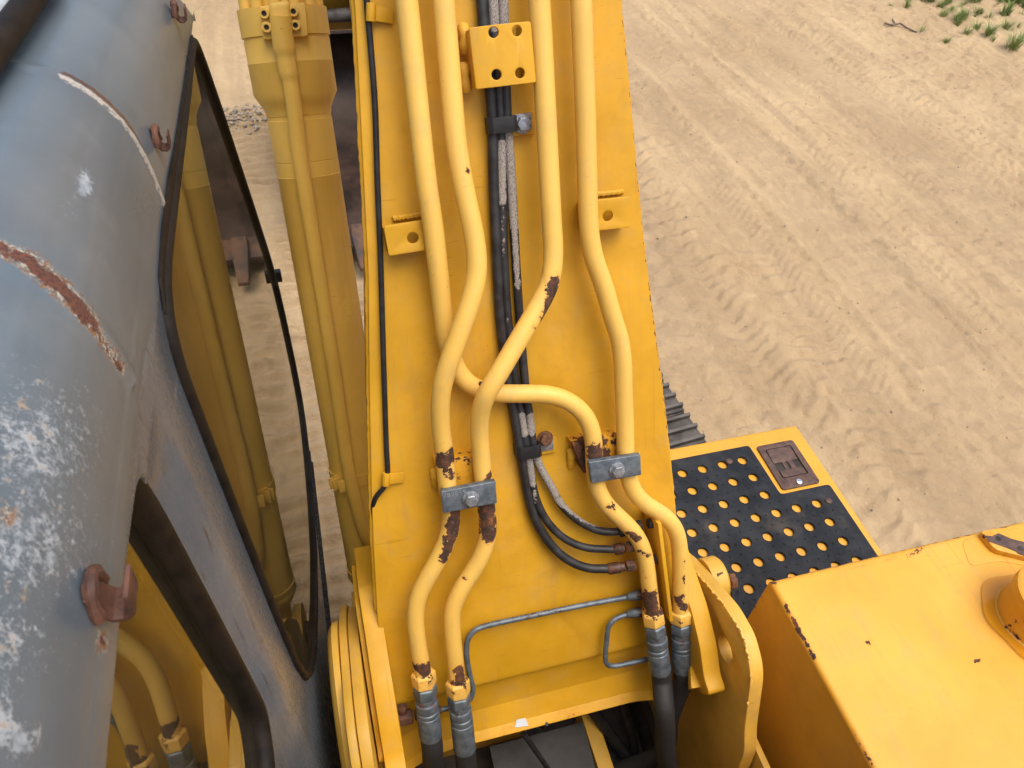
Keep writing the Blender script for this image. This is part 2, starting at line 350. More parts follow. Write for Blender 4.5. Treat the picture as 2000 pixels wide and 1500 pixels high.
def plate(loops, org, ex, ey, th, bevel=.0):
    """flat plate with real holes: 2-D loops filled, thickness th centred on the plane; returns mesh in world coordinates"""
    cu = bpy.data.curves.new('tmp', 'CURVE'); cu.dimensions = '2D'; cu.fill_mode = 'BOTH'; cu.extrude = max(1e-5, th/2-bevel); cu.bevel_depth = bevel; cu.bevel_resolution = 1
    if bevel: cu.offset = -bevel
    for lp in loops:
        sp = cu.splines.new('POLY'); sp.points.add(len(lp)-1); sp.use_cyclic_u = True
        for q, (x, y) in zip(sp.points, lp): q.co = (x, y, 0, 1)
    o = bpy.data.objects.new('tmp', cu); COL.objects.link(o); dg = bpy.context.evaluated_depsgraph_get(); dg.update()
    me = bpy.data.meshes.new_from_object(o.evaluated_get(dg)); bpy.data.objects.remove(o); bpy.data.curves.remove(cu)
    ex, ey = V(ex), V(ey); ez = np.cross(ex, ey); P = coords(me); Q = V(org)+P[:, :1]*ex+P[:, 1:2]*ey+P[:, 2:]*ez
    me.vertices.foreach_set('co', Q.ravel()); me.materials.clear()
    bm = bmesh.new(); bm.from_mesh(me); bmesh.ops.remove_doubles(bm, verts=bm.verts, dist=1e-6); bmesh.ops.recalc_face_normals(bm, faces=bm.faces); bm.to_mesh(me); bm.free(); me.update()
    return me
def finish(me, ang=38): me.shade_smooth(); me.set_sharp_from_angle(angle=rad(ang)); return me
def vnoise(x, y, seed=0):
    xi, yi = np.floor(x).astype(np.int64), np.floor(y).astype(np.int64); xf, yf = x-xi, y-yi
    def h(a, b):
        n = (a*374761393+b*668265263+seed*1442695041) & 0x7fffffff; n = ((n ^ (n >> 13))*1274126177) & 0x7fffffff; n ^= n >> 16
        return (n & 0xffff)/65535.0
    u, v = xf*xf*(3-2*xf), yf*yf*(3-2*yf)
    return (h(xi, yi)*(1-u)+h(xi+1, yi)*u)*(1-v)+(h(xi, yi+1)*(1-u)+h(xi+1, yi+1)*u)*v
def fbm(x, y, o=4, seed=0, g=.5):
    s = 0; a = 1; t_ = 0
    for k in range(o): s = s+a*vnoise(x*2**k, y*2**k, seed+k*17); t_ += a; a *= g
    return s/t_
def sst(x, a, b): t_ = np.clip((x-a)/(b-a), 0, 1); return t_*t_*(3-2*t_)
# ------------------------------------------------------------------ ground: rutted sand, one sheet to the horizon
def axis(lo, hi, step, far):
    a = np.arange(lo, hi+step/2, step); out = list(a); d = step; x = a[-1]
    while x < far: d *= 1.35; x += d; out.append(x)
    d = step; x = a[0]; pre = []
    while x > -far: d *= 1.35; x -= d; pre.append(x)
    return np.array(pre[::-1]+out)
def build_ground():
    gx = axis(-1.6, 9.2, .0165, 700); gy = axis(1.2, 10.2, .0165, 700)
    X, Y = np.meshgrid(gx, gy); near = sst(X, -8, -3)*sst(-X, -18, -12)*sst(Y, -6, -2)*sst(-Y, -20, -14)
    wob = (fbm(X*.35, Y*.22, 3, 3)-.5)*.34
    x = X+wob
    Z = (fbm(X*.5, Y*.35, 4, 5)-.5)*.10+(fbm(X*3, Y*2.2, 4, 9)-.5)*.030+(fbm(X*11, Y*9, 4, 12)-.5)*.013
    damp = np.maximum(sst(fbm(x*2.6, Y*.25, 4, 21), .44, .60)*.85, sst(fbm(x*8, Y*.5, 3, 22), .52, .66)*.7)
    # streaks along the way of travel
    Z += (fbm(x*9, Y*.4, 3, 31)-.5)*.020+(fbm(x*30, Y*.8, 2, 33)-.5)*.010
    def band(c, w, soft=.10): return sst(x, c-w/2-soft/2, c-w/2+soft/2)*sst(-x, -c-w/2-soft/2, -c-w/2+soft/2)
    def lug(c, w, pitch, amp, skew=0, seed=0, sharp=2.2):
        b = band(c, w); ph = (Y+skew*np.abs(x-c)+(fbm(x*3.5, Y*2.2, 4, 60+seed)-.5)*pitch*2.4)/pitch
        f = (.5+.5*np.cos(2*math.pi*ph))**sharp; k = sst(fbm(x*1.3, Y*.9, 3, 80+seed), .30, .56)
        return b*f*k*amp*1.05
    Z -= band(3.66, .52)*.013; Z -= band(5.3, .55)*.010; Z -= band(4.55, .35)*.008; Z -= band(2.35, .30)*.010
    damp = np.maximum(damp*.8, band(3.66, .5)*.55); damp = np.maximum(damp, band(5.3, .5)*.4)
    for c, a in ((3.33, .015), (3.98, .013), (4.33, .011), (4.86, .011), (5.66, .012), (2.12, .012), (1.75, .010), (5.05, .010), (6.1, .010)):
        Z += np.exp(-((x-c)/.07)**2)*a*(.35+fbm(x*5, Y*3, 3, 41+int(c*10)))
        Z += np.exp(-((x-c)/.12)**2)*(fbm(x*16, Y*16, 3, 47)-.5)*.035
    Z += lug(2.70, .70, .17, .026, .45, 1, 1.2)+lug(4.55, .42, .15, .013, .5, 2)+lug(3.66, .46, .13, .006, .2, 3)+lug(6.0, .5, .2, .012, .4, 4)
    for c, w, p, a, k, sd_ in ((3.18, .34, .075, .010, .9, 21), (4.15, .30, .085, .009, -.8, 22), (4.98, .34, .07, .009, .8, 23), (5.45, .3, .09, .008, -.7, 24), (5.95, .5, .11, .010, .6, 25), (4.55, .36, .065, .007, .0, 26), (2.45, .4, .10, .013, -.7, 27), (1.75, .4, .12, .012, .5, 28)):
        Z += lug(c, w, p, a, k, sd_, 1.1)
    Z += (fbm(x*26, Y*22, 3, 93)-.5)*.016
    Z += lug(1.9, .55, .055, .008, .0, 5, 1)+lug(2.2, .3, .19, .014, -.5, 6)
    damp = np.maximum(damp, band(3.12, .18)*.6*fbm(x*5, Y*3, 2, 50))
    # the machine's own pad prints on the left
    Z += lug(-.55, 1.0, .118, .030, 0, 7, 1.3)*sst(-Y, -6.9, -5.6)+lug(.45, .9, .122, .026, 0, 8, 1.3)*sst(-Y, -6.5, -5.0)
    for c, w, y1_, ph0, sd_ in ((-.40, 1.15, 7.0, 0, 95), (.62, .8, 6.4, .5, 96)):
        rr = (.5+.5*np.cos(2*math.pi*((Y+(fbm(X*1.5, Y*1.5, 3, sd_)-.5)*.10)/.115+ph0)))**1.4
        Z += band(c, w, .12)*rr*.044*sst(-Y, -y1_, -y1_+.6)*sst(fbm(X*2.2, Y*1.4, 3, sd_+5), .22, .42)
    lf = sst(-x, -.2, .4)*sst(Y, 6.7, 7.1)*sst(-Y, -8.4, -7.8)
    Z += lf*np.cos(2*math.pi*(X+wob*.2)/.055)*.0028*sst(fbm(X*3, Y*2, 2, 91), .35, .6)
    Z += np.exp(-(((X+.75)/.55)**2+((Y-8.7)/.55)**2))*.16+np.exp(-(((X+.5)/.28)**2+((Y-6.6)/.22)**2))*.05
    # loose trampled verge on the right
    vg = sst(X, 5.7, 6.6); Z += vg*((fbm(X*6, Y*6, 4, 71)-.5)*.075+(fbm(X*15, Y*15, 3, 77)-.5)*.035); damp *= 1-.8*vg
    Z = Z*near
    n, mx_ = X.shape; vs_ = np.stack([X, Y, Z], 2).reshape(-1, 3)
    i = np.arange(n*mx_).reshape(n, mx_); q = np.stack([i[:-1, :-1], i[:-1, 1:], i[1:, 1:], i[1:, :-1]], 2).reshape(-1, 4)
    me = bpy.data.meshes.new('ground'); me.vertices.add(len(vs_)); me.vertices.foreach_set('co', vs_.ravel())
    me.loops.add(q.size); me.loops.foreach_set('vertex_index', q.ravel().astype(np.int32)); me.polygons.add(len(q))
    me.polygons.foreach_set('loop_start', np.arange(0, q.size, 4, dtype=np.int32)); me.update(calc_edges=True); me.shade_smooth()
    setattr_f(me, 'damp', damp.ravel())
    g = link('ground', me, M['sand'], kind='structure'); g['label'] = 'pale brown sandy ground with tyre ruts and track prints'; g['category'] = 'ground'
    return (gx, gy, Z)
GR = build_ground()
def gz(x, y):
    gx, gy, Z = GR; return float(Z[np.abs(gy-y).argmin(), np.abs(gx-x).argmin()])
# ------------------------------------------------------------------ the excavator
CXM = .312                                                  # lateral centre of boom
ROOT = bpy.data.objects.new('excavator', None); COL.objects.link(ROOT); ROOT.location = (CXM, .5, 0); ROOT.empty_display_size = .3
ROOT['label'] = 'worn yellow tracked excavator with grey cab, raised boom and rusty hydraulic pipes'; ROOT['category'] = 'excavator'
WINV['excavator'] = Matrix.Translation(ROOT.location).inverted()
def WP(a, b, r, s=1.0, h=.07): return (B(*a, h), B(*b, h), r, s)
# ---- boom
UU = [(-.56, .332), (-.50, .332), (-.30, .329), (-.13, .314), (0, .300), (.2, .276), (.40, .250), (.80, .214), (1.3, .205), (2.3, .200)]
def halfw(u): return float(np.interp(u, [a for a, b in UU], [b for a, b in UU]))
def build_boom():
    us = list(np.arange(-.52, .95, .012))+list(np.linspace(.96, 2.3, 40)); D = .40
    prof = []                                               # centreline bends forward above the frame
    def frame(u):
        if u < 1.15: return BO+BU*u, BN
        k = (u-1.15); a = EL-rad(22)*min(1, k/1.15); return BO+BU*1.15+V((0, math.cos(EL)*k+.18*k*k, math.sin(EL)*k-.16*k*k)), V((0, -math.sin(a), math.cos(a)))
    vs_, fs = [], []
    for u in us:
        o, n = frame(u); w = halfw(u); d = D+(.10 if u > .9 else 0)*min(1, (u-.9)/.6)
        row = [(-w*c, 0) for c in (1, .985, .97, .93, .85, .7, .5, .25, 0, -.25, -.5, -.7, -.85, -.93, -.97, -.985, -1)]+[(w-.02, -d), (-w+.02, -d)]; nr = len(row)
        for x, h in row: vs_.append(V((CXM+x, 0, 0))+o+n*h)
    for i in range(len(us)-1):
        for k in range(nr): fs.append((i*nr+k, i*nr+(k+1) % nr, i*nr+nr+(k+1) % nr, i*nr+nr+k))
    fs += [tuple(range(nr))[::-1], tuple(len(vs_)-nr+k for k in range(nr))]
    wr = [(bl(CXM+.214, .8), bl(CXM+.25, .4), .0030, .46), (bl(CXM+.25, .4), bl(CXM+.30, 0), .0030, .50)]
    bo = obj('boom', (vs_, fs), M['boom'], ROOT, bevel=.004, angle=60, wear=wr)
    tip, n = frame(2.3)
    # forward half of the boom, out of the picture above
    a0, a1 = tip, V((0, 4.2, 4.75)); w = .2; dd = .44
    sec = lambda p, nn, ww, d: [p+V((CXM+x, 0, 0))+nn*h for x, h in ((-ww, 0), (ww, 0), (ww, -d), (-ww, -d))]
    n1 = V((0, -.35, .94)); v2 = sec(a0, n, w, .5)+sec((a0+a1)/2+V((0, 0, .12)), V((0, -.55, .83)), w, .46)+sec(a1, n1, w*.9, .30)
    f2 = [(i*4+k, i*4+(k+1) % 4, i*4+4+(k+1) % 4, i*4+4+k) for i in range(2) for k in range(4)]+[(3, 2, 1, 0), (8, 9, 10, 11)]
    obj('boom_nose', (v2, f2), M['boom'], bo, bevel=.006)
    return bo
boom = build_boom()
def sub(name, vf, mat, **k): return obj(name, vf, M[mat], boom, **k)
# side plate weld bead along the left edge
for sx in (-1, 1):
    pts = [bl(CXM+sx*(halfw(u)-.0005), u, -.012) for u in np.linspace(-.28, 1.15, 160)]
    pts = [p+V((rng.normal()*.0006, 0, 0)) for p in pts]
    sub('weld_bead', tube(pts, .0055, 8), 'boom', smooth=True)
# foot casting below the plate end, with arched lip
def build_foot():
    e2 = rad(72); fu = V((0, math.cos(e2), math.sin(e2))); fn = V((0, -math.sin(e2), math.cos(e2)))
    top = (B(1015, 1317)*V((0, 1, 1)))-BN*.014
    def fp(x, s, h=0): return V((CXM+x, 0, 0))+top+fu*s+fn*h
    n = 40; vs_, fs = [], []
    for i in range(n+1):
        x = -.335+.67*i/n; lip = -.166-.05*max(0, (abs(x)-.20)/.135)**2
        for s, h in ((.02, 0), (-.05, -.002), (lip+.045, .000), (lip+.022, .004), (lip, .030), (lip-.014, .020), (.02, -.03)): vs_.append(fp(x, s, h))
    for i in range(n):
        for k in range(6): fs.append((i*7+k, i*7+k+1, i*7+8+k, i*7+7+k))
    fs += [tuple(range(7)), tuple(range(n*7, n*7+7))[::-1]]
    wr = [(fp(x, -.160, .02), fp(x+.03, -.162, .022), .008, .9) for x in (-.24, -.10, .02, .05, .17, .26)]
    sub('foot_plate', (vs_, fs), 'boom', bevel=.003, angle=50, wear=wr)
    sub('paint_scar', prism([fp(-.068, -.158, .0215), fp(-.060, -.148, .0098), fp(-.040, -.149, .011), (fp(-.036, -.160, .0245))], (0, -.0012, .0012)), 'hatchframe')
    # ears and pin barrel
    for sx in (-1, 1):
        pr = [(.79, 1.885), (.705, 1.852), (.615, 1.828), (.545, 1.785), (.500, 1.737), (.468, 1.728), (.476, 1.700), (.545, 1.62), (.60, 1.50), (.70, 1.44), (.84, 1.48), (.92, 1.60), (.95, 1.80)]
        pr = roundpoly(pr, .018); xin = CXM+sx*.318; th = sx*.040
        g = [(xin, y, z) for y, z in pr]
        wr = [((xin+th*.5, .66, 1.80), (xin+th*.5, .60, 1.56), .014, .8)]
        sub('foot_ear', prism(g, (th, 0, 0)), 'boom', bevel=.005, wear=wr)
        g = [(xin+sx*.041, .76+(y-.76)*.86, 1.62+(z-1.62)*.84) for y, z in pr]
        sub('foot_rib', prism(g, (sx*.010, 0, 0)), 'boom', bevel=.003)
    g = [onz(x, y, 1.70) for x, y in ((1348,1302),(1374,1288),(1408,1337),(1350,1345))]; sub('foot_shelf', prism(g, (0, .006, -.022)), 'boom', bevel=.003)
    sub('pin_barrel', lathe((CXM-.31, .77, 1.60), (1, 0, 0), [(0, .11), (.62, .11)], 40), 'boom', smooth=True)
build_foot()
# ---- steel pipes on the boom:  (photo x, photo y, height above plate)
PIPES = [
 ('A', [(776,-160,.05),(794,0,.05),(812,170,.05),(832,350,.05),(847,450,.048),(856,530,.045),(864,600,.040),(874,670,.034),(888,712,.032),(908,743,.032),(934,760,.032),(975,768,.034),(1037,769,.04),(1079,772,.046),(1118,788,.05),(1146,817,.053),(1158,852,.055),(1160,887,.055),(1162,920,.055),(1166,950,.055),(1182,983,.056),(1209,1010,.057),(1237,1038,.058),(1255,1070,.058),(1263,1105,.058),(1268,1145,.058),(1275,1200,.058)],
  [((1160,880),(1161,896),.021,1.1),((1188,985),(1196,994),.010,.85),((1228,1040),(1245,1050),.011,.95),((1250,1075),(1264,1083),.009,.9),((1268,1165),(1275,1200),.022,1.15),((940,752),(943,776),.008,.8),((1262,1130),(1270,1120),.006,.6)]),
 ('B', [(852,-160,.05),(866,0,.05),(879,150,.05),(891,280,.052),(899,330,.055),(911,390,.06),(924,450,.066),(931,500,.072),(931,533,.075),(924,572,.08),(907,625,.085),(882,693,.085),(865,747,.078),(860,785,.07),(861,835,.06),(868,887,.055),(873,940,.055),(880,985,.055),(881,1020,.055),(874,1052,.056),(856,1092,.057),(833,1132,.058),(816,1168,.058),(811,1205,.058),(815,1250,.058),(826,1315,.058)],
  [((860,900),(880,892),.020,1.1),((870,915),(880,930),.012,.9),((858,955),(875,958),.008,.7),((889,1005),(884,1045),.018,1.15),((882,1045),(866,1090),.014,1.1),((820,1303),(836,1308),.019,1.1),((910,333),(913,333),.006,1),((826,1125),(826,1126),.006,.6)]),
 ('C', [(1040,-160,.05),(1053,0,.05),(1066,220,.052),(1078,440,.06),(1081,490,.064),(1079,525,.068),(1071,560,.072),(1056,590,.076),(1015,660,.085),(974,730,.092),(952,766,.09),(939,802,.075),(936,840,.062),(940,890,.055),(944,936,.055),(949,985,.055),(953,1030,.055),(949,1062,.056),(937,1092,.057),(922,1118,.057),(898,1155,.058),(884,1190,.058),(883,1230,.058),(888,1280,.058),(893,1330,.058)],
  [((1081,548),(1078,585),.015,1.15),((1074,585),(1062,612),.014,1.05),((1062,615),(1060,628),.007,.8),((1036,636),(1042,638),.006,.8),((958,928),(946,938),.010,.9),((951,990),(953,1040),.023,1.2),((904,1130),(912,1130),.006,.75),((896,1305),(898,1330),.014,1.05),((884,1335),(900,1338),.012,.95),((938,905),(938,906),.005,.8),((1064,175),(1066,177),.004,.7)]),
 ('D', [(1130,-160,.05),(1135,0,.05),(1144,240,.05),(1149,420,.05),(1152,462,.05),(1160,505,.05),(1178,555,.05),(1198,625,.05),(1210,662,.05),(1216,705,.05),(1218,765,.05),(1221,835,.052),(1222,890,.055),(1226,925,.055),(1237,958,.056),(1259,983,.057),(1290,1002,.058),(1312,1022,.059),(1324,1048,.06),(1328,1085,.06),(1329,1135,.06),(1329,1200,.06)],
  [((1334,1090),(1333,1120),.006,.85),((1335,1120),(1331,1165),.007,.95),((1326,1170),(1336,1185),.013,.95),((1120,95),(1121,105),.006,.7),((1262,975),(1263,976),.005,.5),((1332,1060),(1333,1062),.006,.6)]),
]
PR = .0170
pdirs = {}
for nm, pts, wr in PIPES:
    path = smoothpath(catmull([B(x, y, h) for x, y, h in pts], .006), 6)
    wl = []
    for a, b, r, s in wr:
        pa = min(path, key=lambda q: np.linalg.norm(proj(q)[0, :2]-V(a))); hh = (pa-BP) @ BN+PR*.7
        wl.append((B(*a, hh), B(*b, hh), r, s))
    sub('hydraulic_pipe', tube(path, PR, 28), 'pipe', smooth=True, wear=wl, label={'A': 'yellow steel pipe crossing under the others to the far clamp', 'B': 'yellow steel pipe with rust above and below its clamp', 'C': 'yellow steel pipe with long rust scar at its bend', 'D': 'outer yellow steel pipe with narrow rust streak near its nut'}[nm])
    pdirs[nm] = (path[-1], (path[-1]-path[-8])/np.linalg.norm(path[-1]-path[-8]))
# end fittings: yellow nut, zinc adapter hex, crimp sleeve, hose
def hexprism(p, d, r, l, ch=.15):
    return lathe(p, d, [(0, r*(1-ch)), (l*.12, r), (l*.88, r), (l, r*(1-ch))], 6)
def fitting(nm, pix, hosepts):
    p, d = pdirs[nm]; q = [B(x, y, .058) for x, y in pix]      # nut start, adapter start, sleeve start, sleeve end
    dd = (q[3]-q[0])/np.linalg.norm(q[3]-q[0])
    Ls = [np.linalg.norm(q[i+1]-q[i]) for i in range(3)]
    sub('pipe_nut', hexprism(q[0], dd, .0255, Ls[0]*.98), 'pipe', bevel=.0012, wear=[(q[0], q[0]+dd*.006, .03, .85)])
    a = q[1]
    sub('adapter', join(hexprism(a, dd, .0245, Ls[1]*.45), lathe(a+dd*Ls[1]*.45, dd, [(0, .021), (Ls[1]*.2, .0195), (Ls[1]*.22, .0235), (Ls[1]*.5, .0235)], 24)), 'zinc', bevel=.001, wear=[(a+dd*Ls[1]*.6, a+dd*Ls[1]*.95, .024, .45)])
    s = q[2]; L = Ls[2]
    pr = [(0, .0215), (.002, .0236), (L*.12, .0236), (L*.13, .0226), (L*.17, .0226), (L*.18, .0238), (L-.002, .0238), (L, .0222)]
    sub('crimp_sleeve', lathe(s, dd, pr, 18), 'zinc', bevel=.0006)
    hp = [s+dd*L*.8, s+dd*(L+.03)]+[V(x) for x in hosepts]
    sub('hydraulic_hose', tube(catmull(hp, .01), .0225, 20), 'mainhose', smooth=True)
fitting('B', [(826,1312),(829,1338),(835,1385),(842,1438)], [dep(846,1500,1.62), dep(850,1600,1.68), (.06,.40,1.25)])
fitting('C', [(893,1328),(896,1356),(901,1398),(907,1464)], [dep(912,1520,1.64), dep(916,1610,1.70), (.15,.38,1.25)])
fitting('A', [(1274,1193),(1278,1217),(1283,1262),(1291,1310)], [dep(1297,1380,1.66), dep(1300,1450,1.72), dep(1296,1530,1.84), (.52,.42,1.2)])
fitting('D', [(1329,1190),(1330,1214),(1332,1258),(1333,1308)], [dep(1326,1350,1.72), dep(1308,1400,1.78), dep(1292,1470,1.88), (.5,.5,1.2)])
# clamps: welded block, zinc plate, bolt
def hexbolt(p, n, r, h, mat='bolt', washer=True):
    vf = hexprism(p+n*.003, n, r, h, .12)
    if washer: vf = join(lathe(p, n, [(0, r*1.25), (.003, r*1.25)], 24), vf)
    return sub('bolt', vf, mat, bevel=.0008)
def clampplate(c4, h, th):
    q = [B(x, y, h) for x, y in c4]; return prism(q, -BN*th)
c1 = [(861,961),(968,940),(971,983),(866,1003)]; c2 = [(1150,903),(1251,888),(1253,928),(1156,945)]
for c4, bx_, blk in ((c1, (919,973), [(850,905),(938,886),(948,958),(862,985)]), (c2, (1204,917), [(1117,866),(1206,848),(1226,905),(1140,925)])):
    sub('clamp_block', prism([B(x, y, .036) for x, y in blk], -BN*.05), 'boom', bevel=.003, wear=[(B(*blk[0], .036), B(*blk[1], .036), .006, .6), (B(*blk[0], .036), B(*blk[3], .036), .012, .9 if blk[0][0] > 1000 else .3)])
    sub('clamp_plate', clampplate(c4, .084, .013), 'zinc', bevel=.002, seg=3)
    hexbolt(B(*bx_, .084), BN, .0125, .011)
    w0 = B(blk[0][0]-4, blk[0][1]+10, .002)
    sub('weld_bead', tube(catmull([w0+BN*.0, w0-BU*.012+BN*.006, w0-BU*.026+BN*.004, w0-BU*.038], .004), lambda i: .008+.0007*math.sin(i*2.1), 10), 'boom', smooth=True)
# stamped number on the near clamp
def stamp():
    cu = bpy.data.curves.new('t', 'FONT'); cu.body = '789859'; cu.size = .0125; cu.extrude = .0002; cu.space_character = 1.15
    o = bpy.data.objects.new('t', cu); COL.objects.link(o); dg = bpy.context.evaluated_depsgraph_get(); dg.update(); me = bpy.data.meshes.new_from_object(o.evaluated_get(dg))
    bpy.data.objects.remove(o); P = coords(me); o3 = B(866, 973, .0843); ex = B(966, 953, .0843)-o3; ex /= np.linalg.norm(ex); ey = np.cross(BN, ex)
    Q = o3+P[:, :1]*ex+P[:, 1:2]*ey+P[:, 2:]*BN; me.vertices.foreach_set('co', Q.ravel()); me.materials.clear(); me.update(); link('stamped_number', me, M['bolt'], boom)
stamp()
# ---- bent tabs with a hole
def tab(cs, hole, hh=.034):
    o = B(*cs[0], hh); ex = B(*cs[1], hh)-o; w = np.linalg.norm(ex); ex /= w; ey = np.cross(BN, ex); l = abs((B(*cs[3], hh)-o) @ ey)
    hc = B(*hole, hh)-o; hc = (hc @ ex, hc @ ey)
    me = plate([rrect(0, -l, w, 0, .004), circ(hc, .0095)], o, ex, ey, .006, .001); link('mounting_tab', finish(me), M['boom'], boom)
    sub('tab_leg', box(o+ex*w/2-ey*(l-.003)-BN*.018, ex*w/2*.98, ey*.003, BN*.018), 'boom', bevel=.002)
    sub('tab_leg', box(o+ex*(w-.003)-ey*l/2-BN*.019, ex*.003, ey*(l/2-.006), BN*.019), 'boom', bevel=.002)
    sub('tab_leg', box(o+ex*.003-ey*l/2-BN*.019, ex*.003, ey*(l/2-.006), BN*.019), 'boom', bevel=.002)
    pts = [o+ex*w*k+ey*.004-BN*(hh-.003)+ey*rng.normal()*.0004 for k in np.linspace(.3, 1.0, 22)]
    sub('weld_bead', tube(pts, lambda i: .0052+.0007*math.sin(i*1.9), 8), 'boom', smooth=True)
tab([(749,441),(828,429),(832,491),(757,500)], (806,464))
tab([(1140,392),(1230,383),(1233,439),(1142,453)], (1186,421))
# ---- big channel cover over the hoses
def cover():
    c = [(916,54),(1035,42),(1044,165),(927,175)]; hh = .058; o = B(*c[0], hh); ex = B(*c[1], hh)-o; w = np.linalg.norm(ex); ex /= w; ey = np.cross(BN, ex); l = abs((B(*c[3], hh)-o) @ ey)
    hs = []
    for q in ((962,64),(1007,61),(968,146),(1013,143)):
        a = B(*q, hh)-o; hs.append(circ((a @ ex, a @ ey), .0078, 20))
    me = plate([rrect(0, -l, w, 0, .003)]+hs, o, ex, ey, .006, .0012)
    # slight crown across the width, edges bent down at the left
    bm = bmesh.new(); bm.from_mesh(me)
    for k in np.linspace(.06, .94, 12): bmesh.ops.bisect_plane(bm, geom=bm.verts[:]+bm.edges[:]+bm.faces[:], plane_co=o+ex*w*k, plane_no=ex)
    for v in bm.verts:
        k = ((V(v.co)-o) @ ex)/w; v.co = Vector(V(v.co)+BN*(.010*(1-((k-.62)/.62)**2)-.004))
    bm.to_mesh(me); bm.free(); link('hose_cover', finish(me), M['boom'], boom)
    for k in (.004, w-.004):
        sub('cover_leg', box(o+ex*k-ey*l/2-BN*(hh/2+.003), ex*.003, ey*(l/2-.002), BN*(hh/2-.003)), 'boom', bevel=.001)
    for py in (76, 152):
        p = B(906, py, .012)
        sub('weld_bead', tube(catmull([p+BU*.018, p+BU*.008+BN*.006, p-BU*.006+BN*.005, p-BU*.02], .004), lambda i: .009+.0012*math.sin(i*1.3), 10), 'boom', smooth=True)
cover()
# ---- three service hoses and their P-clamps
HZ = [
 ([(930,-150,.012),(941,0,.014),(950,110,.016),(959,192,.018),(962,245,.018),(964,350,.013),(970,490,.012),(977,625,.012),(988,720,.012),(998,780,.012),(1006,817,.014),(1012,860,.018),(1020,905,.016),(1029,957,.015),(1038,995,.016),(1053,1030,.018),(1076,1064,.022),(1107,1092,.028),(1146,1109,.034),(1190,1111,.038)], .0092, []),
 ([(950,-150,.012),(963,0,.014),(969,110,.016),(975,192,.018),(978,245,.018),(980,350,.013),(984,490,.012),(992,625,.012),(1003,720,.012),(1011,780,.012),(1020,817,.014),(1026,860,.018),(1034,905,.016),(1042,955,.015),(1053,990,.016),(1070,1020,.019),(1100,1050,.024),(1142,1069,.030),(1203,1073,.036)], .0080,
  [((963,-60),(964,40),.016,1.2),((979,285),(980,390),.013,1.15),((981,400),(984,500),.006,.55),((1018,815),(1023,845),.012,1.1),((1035,900),(1040,945),.010,1.1),((1044,960),(1046,980),.006,.7),((990,600),(992,640),.005,.5)]),
 ([(972,-150,.012),(983,0,.014),(986,110,.016),(989,192,.018),(991,245,.018),(997,320,.013),(1003,430,.012),(1008,520,.012),(1015,625,.012),(1023,720,.012),(1029,780,.012),(1035,817,.014),(1040,860,.018),(1052,905,.017),(1078,953,.018),(1095,984,.020),(1118,1008,.022),(1146,1027,.026),(1177,1038,.032),(1212,1038,.040)], .0080,
  [((983,-60),(985,40),.016,1.2),((995,270),(1004,440),.013,1.2),((1005,445),(1012,560),.008,1.0),((1037,815),(1039,840),.012,1.1),((1050,900),(1085,962),.013,1.2),((1090,975),(1175,1036),.012,1.15)]),
]
ends = []
for pts, r, wr in HZ:
    path = smoothpath(catmull([B(x, y, h) for x, y, h in pts], .005), 4)
    sub('service_hose', tube(path, r, 18), 'hose', smooth=True, wear=[(B(*a, .022), B(*b, .022), q, s) for a, b, q, s in wr] or None)
    ends.append((path[-1], (path[-1]-path[-6])/np.linalg.norm(path[-1]-path[-6])))
for (p, d), tgt in zip(ends, ((1246,1102), (1240,1066), (1258,1024))):
    e = B(*tgt, .05); dd = e-p; L = np.linalg.norm(dd); dd /= L
    sub('hose_end', join(lathe(p-dd*.004, dd, [(0, .0105), (.003, .0120), (L*.45, .0120), (L*.47, .0095), (L*.6, .0095)], 18), hexprism(p+dd*L*.58, dd, .0135, L*.34)), 'zinc' if tgt[1] > 1030 else 'dark', smooth=False, bevel=.0007, wear=[(p, p+dd*L, .03, .42)])
def pclamp(a, b, hh, bolt, mat):
    o, e = B(*a, 0), B(*b, 0); ex = e-o; w = np.linalg.norm(ex); ex /= w; ey = np.cross(BN, ex); hw = .0125
    prof = [(-.002, .002), (-.003, .030), (.004, .0355), (w-.004, .0355), (w+.002, .030), (w+.002, .002)]
    inn = [(w-.001, .002), (w-.001, .029), (w-.006, .0325), (.005, .0325), (0, .029), (.001, .002)]
    g = [o+ex*x+BN*z-ey*hw for x, z in prof+inn]
    sub('hose_clamp', prism(g, ey*hw*2), 'rubber', bevel=.001)
    bp_ = B(*bolt, .012); dx = (bp_-o) @ ex
    sub('clamp_strap', box(o+ex*(w+dx+.016)/2+BN*.012, ex*((dx+.016)-w)/2, ey*.013, BN*.0022), 'bolt', bevel=.001)
    sub('clamp_boss', box(o+ex*((w+dx)/2)+BN*.005-ey*.004, ex*((dx-w)/2+.022), ey*.017, BN*.0052), 'boom', bevel=.002)
    hexbolt(bp_+BN*.002, BN, .0125, .010, mat)
pclamp((949,246),(999,240), .03, (1020,242), 'bolt'); pclamp((1004,874),(1047,866), .03, (1064,855), 'rustbolt')
